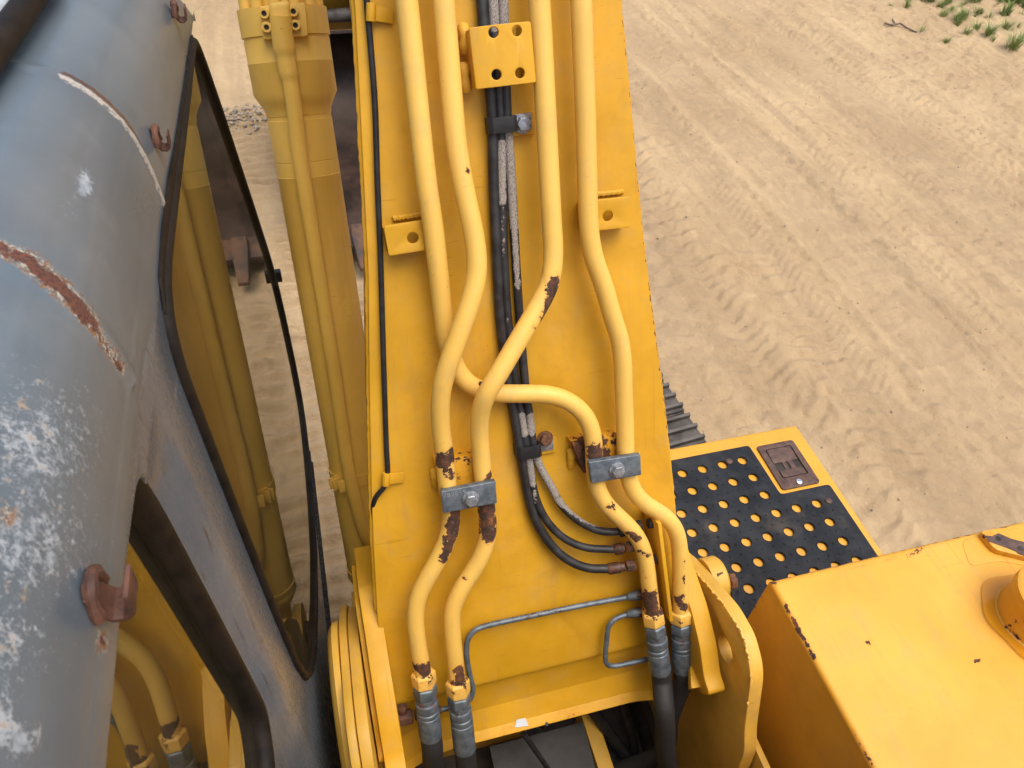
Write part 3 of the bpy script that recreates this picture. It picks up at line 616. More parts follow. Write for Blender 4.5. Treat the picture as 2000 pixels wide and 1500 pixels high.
# ---- thin steel lines and their fittings
LINES = [[(1254,1160),(1226,1166),(1160,1178),(1090,1192),(1010,1209),(955,1221),(930,1229),(916,1243),(911,1264),(913,1295),(919,1325),(924,1350),(917,1368),(895,1378),(862,1386)],
         [(1254,1194),(1226,1200),(1204,1207),(1189,1222),(1185,1250),(1182,1288),(1186,1299),(1198,1301),(1230,1295),(1272,1286)]]
for L_ in LINES:
    sub('steel_line', tube(smoothpath(catmull([B(x, y, .022 if i else .03) for i, (x, y) in enumerate(L_)], .005), 3), .0058, 12), 'zinc', smooth=True, wear=[(B(1020,1205,.02), B(1100,1190,.02), .02, .2)])
    p = B(*L_[0], .03); q = B(*L_[1], .024); d = (p-q)/np.linalg.norm(p-q)
    sub('line_nut', lathe(q-d*.002, d, [(0, .0065), (.004, .0085), (.022, .0115), (.034, .0115)], 12), 'zinc', bevel=.0006, wear=[(p, p, .02, .5)])
p = B(862, 1386, .022); q = B(780, 1404, .022); d = (q-p)/np.linalg.norm(q-p); L = np.linalg.norm(q-p)
sub('line_fitting', join(lathe(p, d, [(0, .008), (L*.25, .008), (L*.27, .0115), (L*.62, .0115), (L*.64, .009)], 14), hexprism(p+d*L*.68, d, .0165, L*.42), lathe(p+d*L*.9, BU, [(0, .008), (.02, .008), (.022, .011), (.03, .011)], 12)), 'rust', bevel=.0008)
# ---- manifold bracket on the right edge with studs
o = B(1263, 1003, .0); e = B(1305, 1190, .0)
me_l = np.linalg.norm(B(1268,1003,.05)-B(1290,1190,.05))
c_ = (B(1272,1003,.04)+B(1296,1192,.04))/2; dy = B(1296,1192,.04)-B(1272,1003,.04); L = np.linalg.norm(dy); dy /= L
sub('manifold_plate', box(c_, dy*L/2, BX*.004, BN*.04), 'boom', bevel=.0015, wear=[(c_-dy*L/2, c_+dy*L/2, .006, .4)])
sub('manifold_flange', box(c_+BX*.020-BN*.030, dy*L/2, BX*.018, BN*.004), 'boom', bevel=.0015)
for k in np.linspace(-.36, .44, 6): sub('stud', lathe(c_+dy*L*k+BX*.024-BN*.027, BN, [(0, .005), (.004, .005), (.007, .002)], 10), 'rust')
for k in (-.42, -.06): sub('bulkhead_nut', hexprism(c_+dy*L*k+BN*.004-BX*.012, BX, .012, .02), 'dark', bevel=.0008)
# ---- black cable along the left edge, with yellow clips
cb = [(708,-150,.008),(716,0,.008),(723,80,.008),(732,200,.008),(737,350,.008),(743,500,.008),(749,700,.008),(755,880,.008),(757,925,.010),(752,950,.012),(737,966,.006),(729,985,-.004),(731,1015,-.010),(732,1045,-.012),(727,1072,-.02)]
sub('cable', tube(smoothpath(catmull([B(x, y, h) for x, y, h in cb], .006), 3), .0048, 12), 'rubber', smooth=True)
for a, b in (((722,24),(768,32)), ((752,936),(789,932))):
    p, q = B(*a, .012), B(*b, .004); ex = q-p; L = np.linalg.norm(ex); ex /= L; ey = np.cross(BN, ex)
    sub('cable_clip', join(box(p+ex*L*.62, ex*L*.38, ey*.011, BN*.0018), tube([p+ey*.013+ex*.002, p-ey*.013+ex*.002], .0075, 14)), 'boom', bevel=.0008)
# ------------------------------------------------------------------ boom cylinders
def build_cylinder(shift, first):
    A = dep(592, 300, 1.76); el = rad(65.0); ca = V((0, math.cos(el), math.sin(el))); cn = V((0, -math.sin(el), math.cos(el))); A = A*V((0, 1, 1))+V((-.012, 0, 0))
    def s_at(py):
        lo, hi = -2., 1.4
        for _ in range(50):
            mid = (lo+hi)/2
            if proj(A+ca*mid)[0, 1] > py: lo = mid
            else: hi = mid
        return lo
    s = {k: s_at(k) for k in (-3, 18, 72, 76, 121, 124, 182, 200, 212, 224, 232, 238, 311, 313, 340, 342, 1098, 1104, 1108, 1114, 1124, 1140)}
    R = .0725; Rh = .0925
    pr = [(s[-3], .02), (s[-3], .066), (s[18], .066), (s[18], Rh+.003), (s[72], Rh+.003), (s[72]-.001, Rh-.001), (s[76], Rh-.001), (s[76]-.001, Rh), (s[121], Rh), (s[121]-.0012, Rh+.0008), (s[124], Rh), (s[182], Rh),
          (s[200], R+.009), (s[212], R+.002), (s[224], R), (s[224]-.001, R-.0012), (s[232], R-.0012), (s[232]-.001, R), (s[238], R), (s[311], R), (s[311]-.0006, R-.001), (s[313], R-.001), (s[313]-.0006, R), (s[340], R), (s[340]-.0008, R+.0008), (s[342], R),
          (s[342]-.3, R), (s[1098], R), (s[1098]-.001, R+.003), (s[1104], R+.003), (s[1108], R), (s[1114], R+.003), (s[1124], R-.004), (s[1140], .05), (s[1140]-.08, .045)]
    A2 = A+V((shift, 0, 0))
    cy = obj('boom_cylinder', lathe(A2, ca, [(a, b) for a, b in pr], 56), M['cyl'], ROOT, smooth=True)
    def c(name, vf, mat, **k): return obj(name, [[v+V((shift, 0, 0)) for v in vf[0]], vf[1]], M[mat], cy, **k)
    c('piston_rod', lathe(A+ca*s[-3], ca, [(0, .045), (1.0, .045)], 32), 'chrome', smooth=True)
    c('lower_eye', lathe(A+ca*(s[1140]-.12)-V((.05, 0, 0)), (1, 0, 0), [(0, .075), (.10, .075)], 32), 'cyl', bevel=.003)
    c('lower_pin', lathe(A+ca*(s[1140]-.12)-V((.09, 0, 0)), (1, 0, 0), [(0, .03), (.004, .034), (.18, .034)], 24), 'dark', bevel=.002)
    for k in range(12):
        a = 2*math.pi*(k+.3)/12; p = A+ca*s[18]+(BX*math.cos(a)+cn*math.sin(a))*.078
        c('gland_bolt', lathe(p, ca, [(0, .0125), (.022, .0125), (.024, .0105)], 18), 'cyl', smooth=True)
    # port block with four socket screws, feed pipe
    def K(px, py, h): return onpl(px, py, A+cn*h, cn)
    q = [K(506, 12, .108), K(596, 4, .108), K(602, 70, .108), K(514, 78, .108)]; q = [V((x, y, z)) for x, y, z in q]
    c('port_block', prism([x for x in q], -cn*.07), 'cyl', bevel=.004)
    q = [K(524, 4, .128), K(566, 0, .128), K(570, 62, .128), K(532, 66, .128)]
    c('port_neck', prism(q, -cn*.05), 'cyl', bevel=.012, seg=4)
    for px, py in ((516,27),(573,23),(521,54),(577,50)):
        p = K(px, py, .108); c('socket_screw', lathe(p, cn, [(0, .0105), (.012, .0105), (.013, .0095), (.013, .0055), (.006, .0055), (.006, 0.0001)], 20, caps=False), 'cyl', smooth=False)
        c('screw_socket', lathe(p+cn*.0066, cn, [(0, .0054), (.0004, .0054)], 6), 'dark')
    pts = [(548,30,.118),(551,66,.114),(556,100,.110),(572,190,.108),(584,290,.100),(602,410,.098),(626,560,.096),(655,745,.094),(683,930,.094),(701,1005,.094),(711,1040,.092),(721,1062,.080),(735,1074,.060),(745,1082,.03)]
    path = smoothpath(catmull([K(*p) for p in pts], .008), 5)
    c('feed_pipe', tube(path, lambda i: .0165+(.006 if i < 9 else .003 if i < 15 else 0), 24), 'cyl', smooth=True)
    # strap clamp
    sc = s_at(915)
    ring = [(sc-.016, R+.001), (sc-.016, R+.004), (sc+.016, R+.004), (sc+.016, R+.001)]
    c('strap_clamp', lathe(A, ca, ring, 48, caps=False), 'cyl', smooth=True)
    dirn = -BX*.80+cn*.60; pc = A+ca*sc+dirn*(R+.012); tt = np.cross(ca, dirn)
    c('clamp_ear', join(box(pc+tt*.004, tt*.003, ca*.016, dirn*.014), box(pc+tt*.018, tt*.003, ca*.016, dirn*.014)), 'cyl', bevel=.001)
    pc = A+ca*sc+cn*(R+.014)-BX*.030
    c('clamp_bracket', box(pc, BX*.024, ca*.017, cn*.003), 'cyl', bevel=.001)
    c('wing_nut', join(hexprism(pc, cn, .009, .010), box(pc+cn*.008, (BX+ca)*.008, (BX-ca)*.003, cn*.003)), 'cyl', bevel=.0006)
    return s_at, A, ca
cinfo = build_cylinder(0, True); build_cylinder(2*(CXM+.012), False)
# ------------------------------------------------------------------ swing frame, towers
fr_ = obj('swing_frame', abox(-1.0, 1.42, -2.0, .98, 1.02, 1.14), M['tower'], ROOT, bevel=.01)
def fsub(name, vf, mat, **k): return obj(name, vf, M[mat], fr_, **k)
TP = [(onx(x, y, .685)[1], onx(x, y, .685)[2]) for x, y in ((1343,1100),(1375,1137),(1420,1191),(1450,1245),(1464,1300),(1466,1330),(1463,1355),(1454,1425),(1454,1470))]
TP = TP+[(TP[-1][0]-.02, TP[-1][1]-.12), (TP[-1][0]+.02, 1.14), (1.0, 1.14), (.98, 1.45), (.90, 1.62), (.84, 1.70), (.78, 1.76)]
def tower(xin, sx, th, name, hole=None, grow=0):
    lp = [(y+(y-.7)*grow, z+(z-1.5)*grow) for y, z in TP]; lp = roundpoly(lp, .02, 3)
    loops = [lp]+([hole] if hole else [])
    me = plate(loops, (xin+sx*th/2, 0, 0), (0, 1, 0), (0, 0, 1), th, .0025)
    P = coords(me); w = np.zeros(len(P)); setattr_f(me, 'wear', w)
    # chips gather along the outer edge: fine strip mesh
    return link(name, finish(me), M['tower'], fr_)
hh = onx(1416, 1268, .685)
tower(.685, 1, .030, 'boom_tower', circ((hh[1], hh[2]), .029, 28))
tower(-.060, -1, .022, 'boom_tower')
tower(-.0835, -1, .016, 'tower_doubler', grow=.03)
TPc = catmull([V((.70, y, z)) for y, z in TP[:9]], .004)
for sg in ((0, 40), (48, 70), (76, 84), (95, 99)):
    pts = TPc[sg[0]:sg[1]]
    if len(pts) > 3: fsub('edge_wear', tube([p+V((-.0135+rng.normal()*.0012, 0, 0)) for p in pts], lambda i: .0022+.0014*math.sin(i*1.7)*math.sin(i*.6), 6), 'pipe', smooth=True)
bosslp = lambda x, s: lathe((x, .63, 1.65), (s, 0, 0), [(0, .20), (.012, .20), (.017, .193), (.022, .185)], 64)
fsub('pin_boss', bosslp(-.101, -1), 'tower', smooth=True)
fsub('pin_cap', lathe((-.123, .63, 1.65), (-1, 0, 0), [(0, .05), (.010, .05), (.014, .045)], 32), 'dark', bevel=.001)
pb = onx(1402, 1125, .73)
fsub('pin_boss', lathe((.716, pb[1]+.015, pb[2]-.045), (1, 0, 0), [(0, .052), (.034, .052), (.040, .046)], 40), 'tower', smooth=True)
fsub('retainer_bolt', hexprism(V((.757, pb[1]-.01, pb[2]-.02)), (1, 0, 0), .019, .016), 'rustbolt', bevel=.001)
fsub('retainer_bolt', hexprism(onx(1404, 1127, .735)-V((.0, 0, .004)), (.1, -.6, .8), .0155, .014), 'rustbolt', bevel=.001)
# frame side walls and things in the well under the boom
fsub('well_wall', abox(.72, .735, -.3, .42, 1.14, 1.62), 'tower', bevel=.003)
fsub('well_wall', abox(-.10, -.085, -.3, .42, 1.14, 1.50), 'tower', bevel=.003)
fsub('well_floor', abox(-.085, .72, -.4, 1.0, 1.141, 1.147), 'dark')
g = dep(1070, 1460, 1.92); fsub('cover_plate', box(g+V((-.02, -.05, -.01)), (.125, 0, .0), (0, .085, .02), (0, -.0006, .003)), 'greyplate', bevel=.001)
fsub('support_beam', abox(-.085, .32, .66, .70, 1.147, 1.35), 'tower', bevel=.003)
fsub('support_beam', abox(.46, .50, .30, .66, 1.147, 1.26), 'tower', bevel=.003)
for pts, r in (([dep(1022,1432,1.75), dep(1045,1465,1.8), dep(1075,1510,1.85), dep(1120,1590,1.9)], .0065), ([dep(1048,1418,1.72), dep(1058,1424,1.8), dep(1068,1414,1.72)], .004),
               ([dep(1120,1330,1.92), dep(1195,1440,1.98), dep(1240,1500,2.0), dep(1300,1600,2.0)], .016), ([dep(1195,1320,1.92), dep(1232,1430,1.98), dep(1245,1500,2.0), dep(1260,1600,2.0)], .012),
               ([dep(1215,1310,2.0), dep(1262,1440,2.05), dep(1275,1520,2.05)], .018)):
    fsub('frame_hose', tube(catmull(pts, .02), r, 12), 'rubber', smooth=True)
fsub('tank_pipe', tube(catmull([dep(1478,1385,1.80), dep(1500,1410,1.78), dep(1530,1465,1.75), dep(1552,1540,1.72)], .02), .020, 16), 'tower', smooth=True)
# cylinder foot ears at the front of the frame
pe = cinfo[1]+cinfo[2]*(cinfo[0](1140)-.12)
for xo in (-.088, .064, CXM*2-.088, CXM*2+.064):
    prf = [(pe[1]+.09*math.cos(a), pe[2]+.09*math.sin(a)) for a in np.linspace(rad(-20), rad(200), 22)]+[(pe[1]-.20, 1.05), (pe[1]+.02, 1.05)]
    fsub('cylinder_ear', prism([(xo, y, z) for y, z in prf], (.024, 0, 0)), 'tower', bevel=.003)
fsub('front_apron', abox(.02, .60, .985, 1.25, 1.03, 1.10), 'tower', bevel=.01)
# ---- unseen engine hood behind the camera, raised to shade the boom foot; counterweight
hd = obj('engine_hood', abox(-.10, .74, -1.7, -.02, 1.145, 2.36), M['tank'], ROOT, bevel=.04, seg=4)
obj('side_housing', abox(-1.02, -.11, -1.7, -.32, 1.145, 2.1), M['tank'], hd, bevel=.04, seg=4); obj('side_housing', abox(.75, 1.44, -1.7, -.15, 1.145, 2.0), M['tank'], hd, bevel=.04, seg=4)
cw = obj('counterweight', abox(-1.02, 1.44, -2.3, -1.71, 1.0, 2.0), M['tank'], ROOT, bevel=.10, seg=5)
# ------------------------------------------------------------------ fuel tank
def build_tank():
    zt = 1.9; x0, x1, y0, y1 = .79, 1.475, -.14, .605; nx, ny = 110, 120
    xs = np.linspace(x0+.011, x1-.04, nx); ys = np.linspace(y0+.011, y1-.011, ny)
    # dense crowned top sheet for dents, stains and edge wear, then rounded sides
    vs_, fs = [], []
    ring = []
    X, Y = np.meshgrid(xs, ys); Zt = zt+.004*np.sin((X-x0)/(x1-x0)*math.pi)-.006*np.exp(-(((X-1.12)/.10)**2+((Y-.40)/.12)**2))-.003*np.exp(-(((X-1.25)/.06)**2+((Y-.28)/.1)**2))
    top = [(a, b, c) for a, b, c in zip(X.ravel(), Y.ravel(), Zt.ravel())]; vs_ += top
    for j in range(ny-1):
        for i in range(nx-1): fs.append((j*nx+i, j*nx+i+1, (j+1)*nx+i+1, (j+1)*nx+i))
    per = [i for i in range(nx)]+[j*nx+nx-1 for j in range(1, ny)]+[(ny-1)*nx+i for i in range(nx-2, -1, -1)]+[j*nx for j in range(ny-2, 0, -1)]
    prev = per
    def push(a, k):                                           # rounded shoulder
        x, y, z = top[a]; out = [x, y]
        r = lambda d: d*math.sin(k)
        if x <= xs[0]+1e-6: out[0] = x-r(.011)
        if x >= xs[-1]-1e-6: out[0] = x+r(.04)
        if y <= ys[0]+1e-6: out[1] = y-r(.011)
        if y >= ys[-1]-1e-6: out[1] = y+r(.011)
        rz = .04 if x >= xs[-1]-1e-6 else .011
        return out[0], out[1], z-rz*(1-math.cos(k))
    lev = [rad(18), rad(36), rad(54), rad(72), rad(90)]
    for k in lev+[None]:
        cur = []
        for a in per:
            if k is None: x, y, z = push(a, rad(90)); p = (x, y, 1.15)
            else: p = push(a, k)
            cur.append(len(vs_)); vs_.append(p)
        n = len(per)
        for i in range(n): fs.append((prev[i], cur[i], cur[(i+1) % n], prev[(i+1) % n]))
        prev = cur
    T = lambda x, y: onz(x, y, zt)
    wr = [(T(1505,1137), T(1510,1136), .012, .9), (T(1534,1184), T(1590,1285), .0075, 1.0), (T(1665,1430), T(1700,1490), .0075, .9), (T(1510,1132), T(1990,1020), .0045, .75), (T(1772,1088), T(1800,1072), .007, .8), (T(1650,1115), T(1750,1090), .004, .7),
          (T(1696,1257), T(1697,1257), .006, 1.0), (T(1904,1292), T(1914,1288), .003, .9), (T(1600,1415), T(1602,1416), .006, .7), (V((.79, .47, 1.78)), V((.79, .471, 1.78)), .012, .7)]
    tk = obj('fuel_tank', (vs_, fs), M['tank'], ROOT, smooth=True, wear=wr)
    def c(name, vf, mat, **k): return obj(name, vf, M[mat], tk, **k)
    # raised pad and handle foot
    q = [T(1874,1057), T(1992,1030), T(2060,1060), T(2080,1120), T(1950,1097), T(1893,1110)]
    c('raised_pad', prism([V(p)+V((0, 0, .0045)) for p in [(*a, b) for a, b in zip(roundpoly([p[:2] for p in q], .02), [zt]*99)]], (0, 0, -.006)), 'tank', bevel=.003, seg=3)
    q = [T(1905,1047), T(1945,1040), T(2040,1062), T(2040,1108), T(1935,1083)]
    q = [(a, b, zt+.020) for a, b in roundpoly([p[:2] for p in q], .012)]
    c('handrail_foot', prism(q, (0, 0, -.018)), 'tank', bevel=.003, wear=[(onz(1928,1049,1.92), onz(1990,1073,1.92), .011, 1.25)])
    q = [onz(*p, 1.921) for p in ((1926,1046),(1938,1047),(1950,1041),(1975,1052),(2030,1066),(2030,1094),(1990,1082),(1984,1077),(1962,1068),(1930,1057))]
    c('worn_strip', prism(q, (0, 0, -.0012)), 'latch')
    for p in ((1950,1052), (1994,1071)): c('foot_hole', lathe(onz(*p, 1.9212), (0, 0, 1), [(0, .006), (.0006, .006)], 18), 'dark')
    fc = onz(2025, 1212, zt)
    c('filler_neck', lathe((fc[0], fc[1], zt-.004), (0, 0, 1), [(0, .090), (.006, .087), (.010, .083), (.012, .080), (.075, .077), (.078, .084), (.10, .084), (.104, .078), (.106, .0)], 56, caps=False), 'tank', smooth=True, wear=[((fc[0]-.083, fc[1]-.0, zt+.012), (fc[0]-.04, fc[1]-.078, zt+.012), .008, .9), ((fc[0]-.078, fc[1]-.03, zt+.05), (fc[0]-.070, fc[1]-.035, zt+.04), .008, .9)])
    # fuel-soaked paint round the neck: a film of its own
    n = 56; out = [(fc[0]+(.107+.004*math.sin(3*a+1)+.003*math.sin(7*a))*math.cos(a), fc[1]+(.107+.004*math.sin(3*a+1)+.003*math.sin(7*a))*math.sin(a)) for a in np.linspace(0, 2*math.pi, n, endpoint=False)]
    t = NT('fuel_stain'); t.p.inputs['Alpha'].default_value = .62; stain = t.out((.62, .27, .006), .16, 0.0, None, .6)
    vs2 = [(x, y, zt+.0062) for x, y in out]; c('fuel_stain', (vs2, [tuple(range(n))]), 'tank').data.materials.clear()
    bpy.data.objects['fuel_stain'].data.materials.append(stain)
build_tank()
# ------------------------------------------------------------------ step box with rubber mat
def build_step():
    z = 1.42; sb = obj('step_box', abox(.80, 1.432, .55, 1.318, .98, z), M['tank'], ROOT, bevel=.010, seg=3)
    def c(name, vf, mat, **k): return obj(name, vf, M[mat], sb, **k)
    lp = roundpoly([(.83, .62), (1.405, .62), (1.403, 1.068), (1.232, 1.068), (1.226, 1.267), (.83, 1.266)], .012)
    hs = []; dots = []
    for j in range(-1, 10):
        for i in range(-2, 7):
            x = .966+.070*i+.0032*j; y = 1.211-.0685*j+.0012*i
            if y > 1.24 or y < .65 or x > 1.385 or x < .86 or (x > 1.20 and y > 1.045): continue
            hs.append(circ((x, y), .0148, 20)); 
            for ax, ay in ((.035, -.034), (.035, .0), (0, -.034)):
                if x+ax < 1.39 and not (x+ax > 1.215 and y+ay > 1.05): dots.append((x+ax, y+ay))
    me = plate([lp]+hs, (0, 0, z+.0055), (1, 0, 0), (0, 1, 0), .007, .0012)
    mat = link('rubber_mat', finish(me), M['mat'], sb, label='black rubber anti-slip mat with round holes on the step')
    bm = bmesh.new()
    for x, y in dots:
        r = bmesh.ops.create_uvsphere(bm, u_segments=8, v_segments=5, radius=.0034)
        bmesh.ops.translate(bm, verts=r['verts'], vec=(x, y, z+.0085))
    me = bpy.data.meshes.new('grip_studs'); bm.to_mesh(me); bm.free(); link('grip_studs', me, M['mat'], sb, kind='stuff')
    for h in hs:                                              # moulded rim round each hole
        h = V(h); ctr = h.mean(0); pts = [(ctr[0]+(p[0]-ctr[0])*1.13, ctr[1]+(p[1]-ctr[1])*1.13, z+.0088) for p in h]
        c('hole_rim', tube([V(p) for p in pts], .0013, 6, closed=True), 'mat', smooth=True)
    for p in ((1424,902), (1618,979)): q = onz(*p, z+.009); c('mat_bolt', lathe(q, (0, 0, 1), [(0, .0105), (.004, .0105), (.007, .006), (.0072, .0001)], 16, caps=False), 'latch', smooth=True)
    # paddle latch
    me = plate([rrect(1.249, 1.082, 1.381, 1.258, .010), rrect(1.270, 1.122, 1.362, 1.239, .005)], (0, 0, z+.004), (1, 0, 0), (0, 1, 0), .006, .001)
    link('latch_frame', finish(me), M['latch'], sb, label='brown rusted paddle latch frame in the step')
    c('latch_paddle', box((1.316, 1.210, z+.003), (.043, 0, 0), (0, .0265, .002), (0, -.0002, .003)), 'latch', bevel=.0015)
    c('latch_lip', box((1.316, 1.139, z+.003), (.041, 0, 0), (0, .0145, -.001), (0, 0, .003)), 'latch', bevel=.0015)
    c('latch_recess', abox(1.2705, 1.3615, 1.1225, 1.2385, z+.0003, z+.0009), 'dark')
    c('latch_tongue', join(abox(1.300, 1.312, 1.150, 1.186, z+.001, z+.0035), abox(1.322, 1.338, 1.150, 1.186, z+.001, z+.0035)), 'latch', bevel=.0005)
    q = onz(1561, 940.5, z+.008); c('lock_barrel', lathe((q[0], q[1], z+.007), (0, 0, 1), [(0, .0095), (.003, .0095), (.004, .008)], 24), 'lock', smooth=True)
    c('key_slot', box((q[0], q[1], z+.0113), (.004, -.001, 0), (.0002, .0008, 0), (0, 0, .0003)), 'dark')
    ad = bpy.data.meshes.new('x')
build_step()
# ------------------------------------------------------------------ cab
XC = -.158; XL = -1.16
def build_cab():
    prof = [(-.1585, 2.79), (-.158, 2.82), (-.158, 2.845), (-.1582, 2.868), (-.159, 2.892), (-.161, 2.912), (-.1645, 2.932), (-.170, 2.950), (-.178, 2.965), (-.189, 2.981), (-.202, 2.993), (-.218, 3.003), (-.238, 3.009), (-.262, 3.013), (-.30, 3.017), (-.40, 3.024), (-.52, 3.029), (-.66, 3.031)]
    dens = [prof[0]]
    for a, b in zip(prof, prof[1:]):
        n = max(1, int(math.hypot(b[0]-a[0], b[1]-a[1])/.006)) if a[0] > -.30 else 6
        dens += [(a[0]+(b[0]-a[0])*k/n, a[1]+(b[1]-a[1])*k/n) for k in range(1, n+1)]
    full = dens+[(2*-.66-x, z) for x, z in dens[-2::-1]]
    ys = list(np.arange(-.30, 1.46, .007)); nP = len(full); P = []
    for y in ys:
        dz = -.072*max(0, y-.5); f = max(0, (y-1.10)/.36); dz2 = -.16*f**2.4; gro = 0
        for x, z in full:
            # the seams: shallow raised beads across the shoulder at fixed y
            k = max(0, (z-2.80)/.23)
            bead = .0026*math.exp(-((y-.752)/.0045)**2)*(1 if 2.83 < z < 3.012 else 0)+.004*math.exp(-((y-.452)/.008)**2)*(1 if 2.86 < z < 3.02 else 0)
            zb = 2.8535-.0155*float(sst(np.array(y), .47, .62)); z = zb+(z-2.79)/.09*(2.88-zb) if z < 2.88 else z
            nx_ = 1 if z < 2.9 else max(0, (3.0-z)/.1); nz_ = 1-nx_
            sgn = 1 if x > -.66 else -1
            P.append((x+sgn*bead*nx_, y, z+dz+dz2*k+bead*nz_))
    P = np.array(P); fs = []
    for j in range(len(ys)-1):
        for i in range(nP-1):
            if .36 < ys[j] < .96 and -1.02 < full[i][0] < -.30: continue
            fs.append((j*nP+i, j*nP+i+1, (j+1)*nP+i+1, (j+1)*nP+i))
    cabr = obj('cab', (P, fs), M['cab'], ROOT, smooth=True, label='weathered grey operator cab with dark tinted windows')
    me = cabr.data; P = coords(me); Q = proj(P)
    # weathering on the roof shoulder
    px, py = Q[:, 0], Q[:, 1]; vis = (Q[:, 2] > .05) & (P[:, 0] > -.5)
    def blob(cx, cy, rx, ry, s=1.0): return s*np.clip(1.2-np.hypot((px-cx)/rx, (py-cy)/ry), 0, 1)
    li = np.maximum.reduce([blob(70, 880, 190, 210, .72), blob(60, 1060, 200, 170, .76), blob(150, 820, 60, 120, .6), blob(-20, 1260, 210, 200, .64), blob(30, 720, 110, 80, .34), blob(165, 360, 22, 36, 1.3), blob(140, 405, 42, 62, .42), blob(40, 1450, 46, 60, 1.0), blob(0, 1420, 44, 60, 1.2), blob(75, 1440, 16, 40, .9), blob(290, 880, 22, 50, .6), blob(-100, 1000, 200, 400, .6)])
    setattr_f(me, 'lichen', np.where(vis, li, 0))
    def seg(x0, y0, x1, y1, r):
        d = V((x1-x0, y1-y0)); L = d @ d; q = np.stack([px-x0, py-y0], 1); s = np.clip(q @ d/L, 0, 1)[:, None]; return np.clip(1.2-np.linalg.norm(q-s*d, axis=1)/r, 0, 1)
    ru = np.maximum.reduce([seg(-40, 465, 60, 512, 20), seg(60, 512, 130, 572, 25), seg(130, 572, 175, 625, 22), .85*seg(175, 625, 240, 722, 14), blob(20, 1005, 34, 22, .85), blob(200, 1255, 20, 30, .9), blob(185, 1150, 20, 70, .5)])
    setattr_f(me, 'rust', np.where(vis, ru, 0))
    on = (P[:, 2]+.072*np.clip(P[:, 1]-.5, 0, 9) > 2.825) & (P[:, 0] > -.212)
    setattr_f(me, 'seam', np.where(on, np.clip(1.1-np.abs(P[:, 1]-.7475)/.0072, 0, 1), 0))
    on2 = on & (P[:, 0] > -.25); setattr_f(me, 'seam2', np.where(on2, np.clip(1.15-np.abs(P[:, 1]-.7595)/.0095, 0, 1)*sst(P[:, 2], 2.84, 2.93), 0))
    def c(name, vf, mat, **k): return obj(name, vf, M[mat], cabr, **k)
    # --- right side wall with two window openings
    W1 = [(1.335, 2.772), (1.0, 2.797), (.70, 2.822), (.640, 2.823), (.598, 2.805), (.580, 2.765), (.578, 2.60), (.580, 2.27), (.590, 2.05), (.615, 1.93), (.67, 1.83), (.76, 1.735), (.95, 1.60), (1.15, 1.49), (1.36, 1.425), (1.55, 1.405), (1.68, 1.412), (1.755, 1.455), (1.800, 1.56), (1.830, 1.75), (1.826, 1.87), (1.775, 2.02), (1.655, 2.255), (1.56, 2.43), (1.481, 2.577), (1.40, 2.71), (1.365, 2.755)]
    W1 = roundpoly(W1, .03, 3)
    W2 = roundpoly([(.398, 2.838), (.30, 2.848), (-.22, 2.850), (-.22, 2.262), (.36, 2.262), (.415, 2.30), (.412, 2.60), (.408, 2.77)], .06, 6)
    fr2 = [(p[0]+(p[0]-1.2)*.012+(.012 if p[0] > 1.25 else 0), p[1]) for p in W1]
    OUT = [(1.338, 2.786), (.60, 2.838), (.45, 2.860), (-.29, 2.860), (-.29, 1.15), (1.2, 1.15), (1.45, 1.20), (1.72, 1.30), (1.80, 1.42), (1.826, 1.56), (1.850, 1.75), (1.846, 1.88), (1.795, 2.03), (1.672, 2.265), (1.578, 2.44), (1.497, 2.588), (1.415, 2.722), (1.37, 2.772)]
    me = plate([roundpoly(OUT, .02, 3), W1, W2], (XC-.012, 0, 0), (0, 1, 0), (0, 0, 1), .022, .003)
    bm = bmesh.new(); bm.from_mesh(me)
    for y in (.425, .445, .465, .480, .492, .500): bmesh.ops.bisect_plane(bm, geom=bm.verts[:]+bm.edges[:]+bm.faces[:], plane_co=(0, y, 0), plane_no=(0, 1, 0))
    for z in (2.70, 2.76): bmesh.ops.bisect_plane(bm, geom=bm.verts[:]+bm.edges[:]+bm.faces[:], plane_co=(0, 0, z), plane_no=(0, 0, 1))
    for v in bm.verts:
        k = min(1, max(0, (.500-v.co.y)/.075)); k = k*k*(3-2*k)*max(0, min(1, (2.82-v.co.z)/.08)); v.co.x -= .030*k
    bm.to_mesh(me); bm.free(); link('side_wall', finish(me, 50), M['cabside'], cabr)
    def yz(lp, x): return [V((x, a, b)) for a, b in lp]
    for lp, x, r, nm in ((W1, XC-.001, .0085, 'window_seal'), (W2, XC-.018, .0125, 'window_seal')):
        c(nm, tube(smoothpath(catmull(yz(lp+[lp[0]], x), .012), 2)[:-1], r, 10, closed=True), 'seal', smooth=True)
    for lp, x, nm in ((W1, XC-.005, 'window_pane'), (W2, XC-.026, 'window_pane')):
        me = plate([lp], (x, 0, 0), (0, 1, 0), (0, 0, 1), .005); link(nm, me, M['glass'], cabr)
    # trim strip above the big window
    c('gutter_strip', prism([V((XC+.0005, y, z)) for y, z in ((1.335, 2.782), (1.066, 2.806), (.894, 2.824), (.80, 2.836), (.694, 2.842), (.625, 2.838), (.600, 2.815), (.628, 2.818), (.745, 2.812), (.867, 2.800), (.963, 2.790), (1.146, 2.772), (1.335, 2.762))], (.0025, 0, 0)), 'seal')
    # glazing clips on the front edge
    for (y, z) in ((1.815, 1.90),):
        c('glass_clip', join(abox(XC-.012, XC+.004, y-.012, y+.03, z-.016, z+.016), abox(XC+.004, XC+.020, y+.012, y+.030, z-.018, z+.018)), 'rubber', bevel=.002)
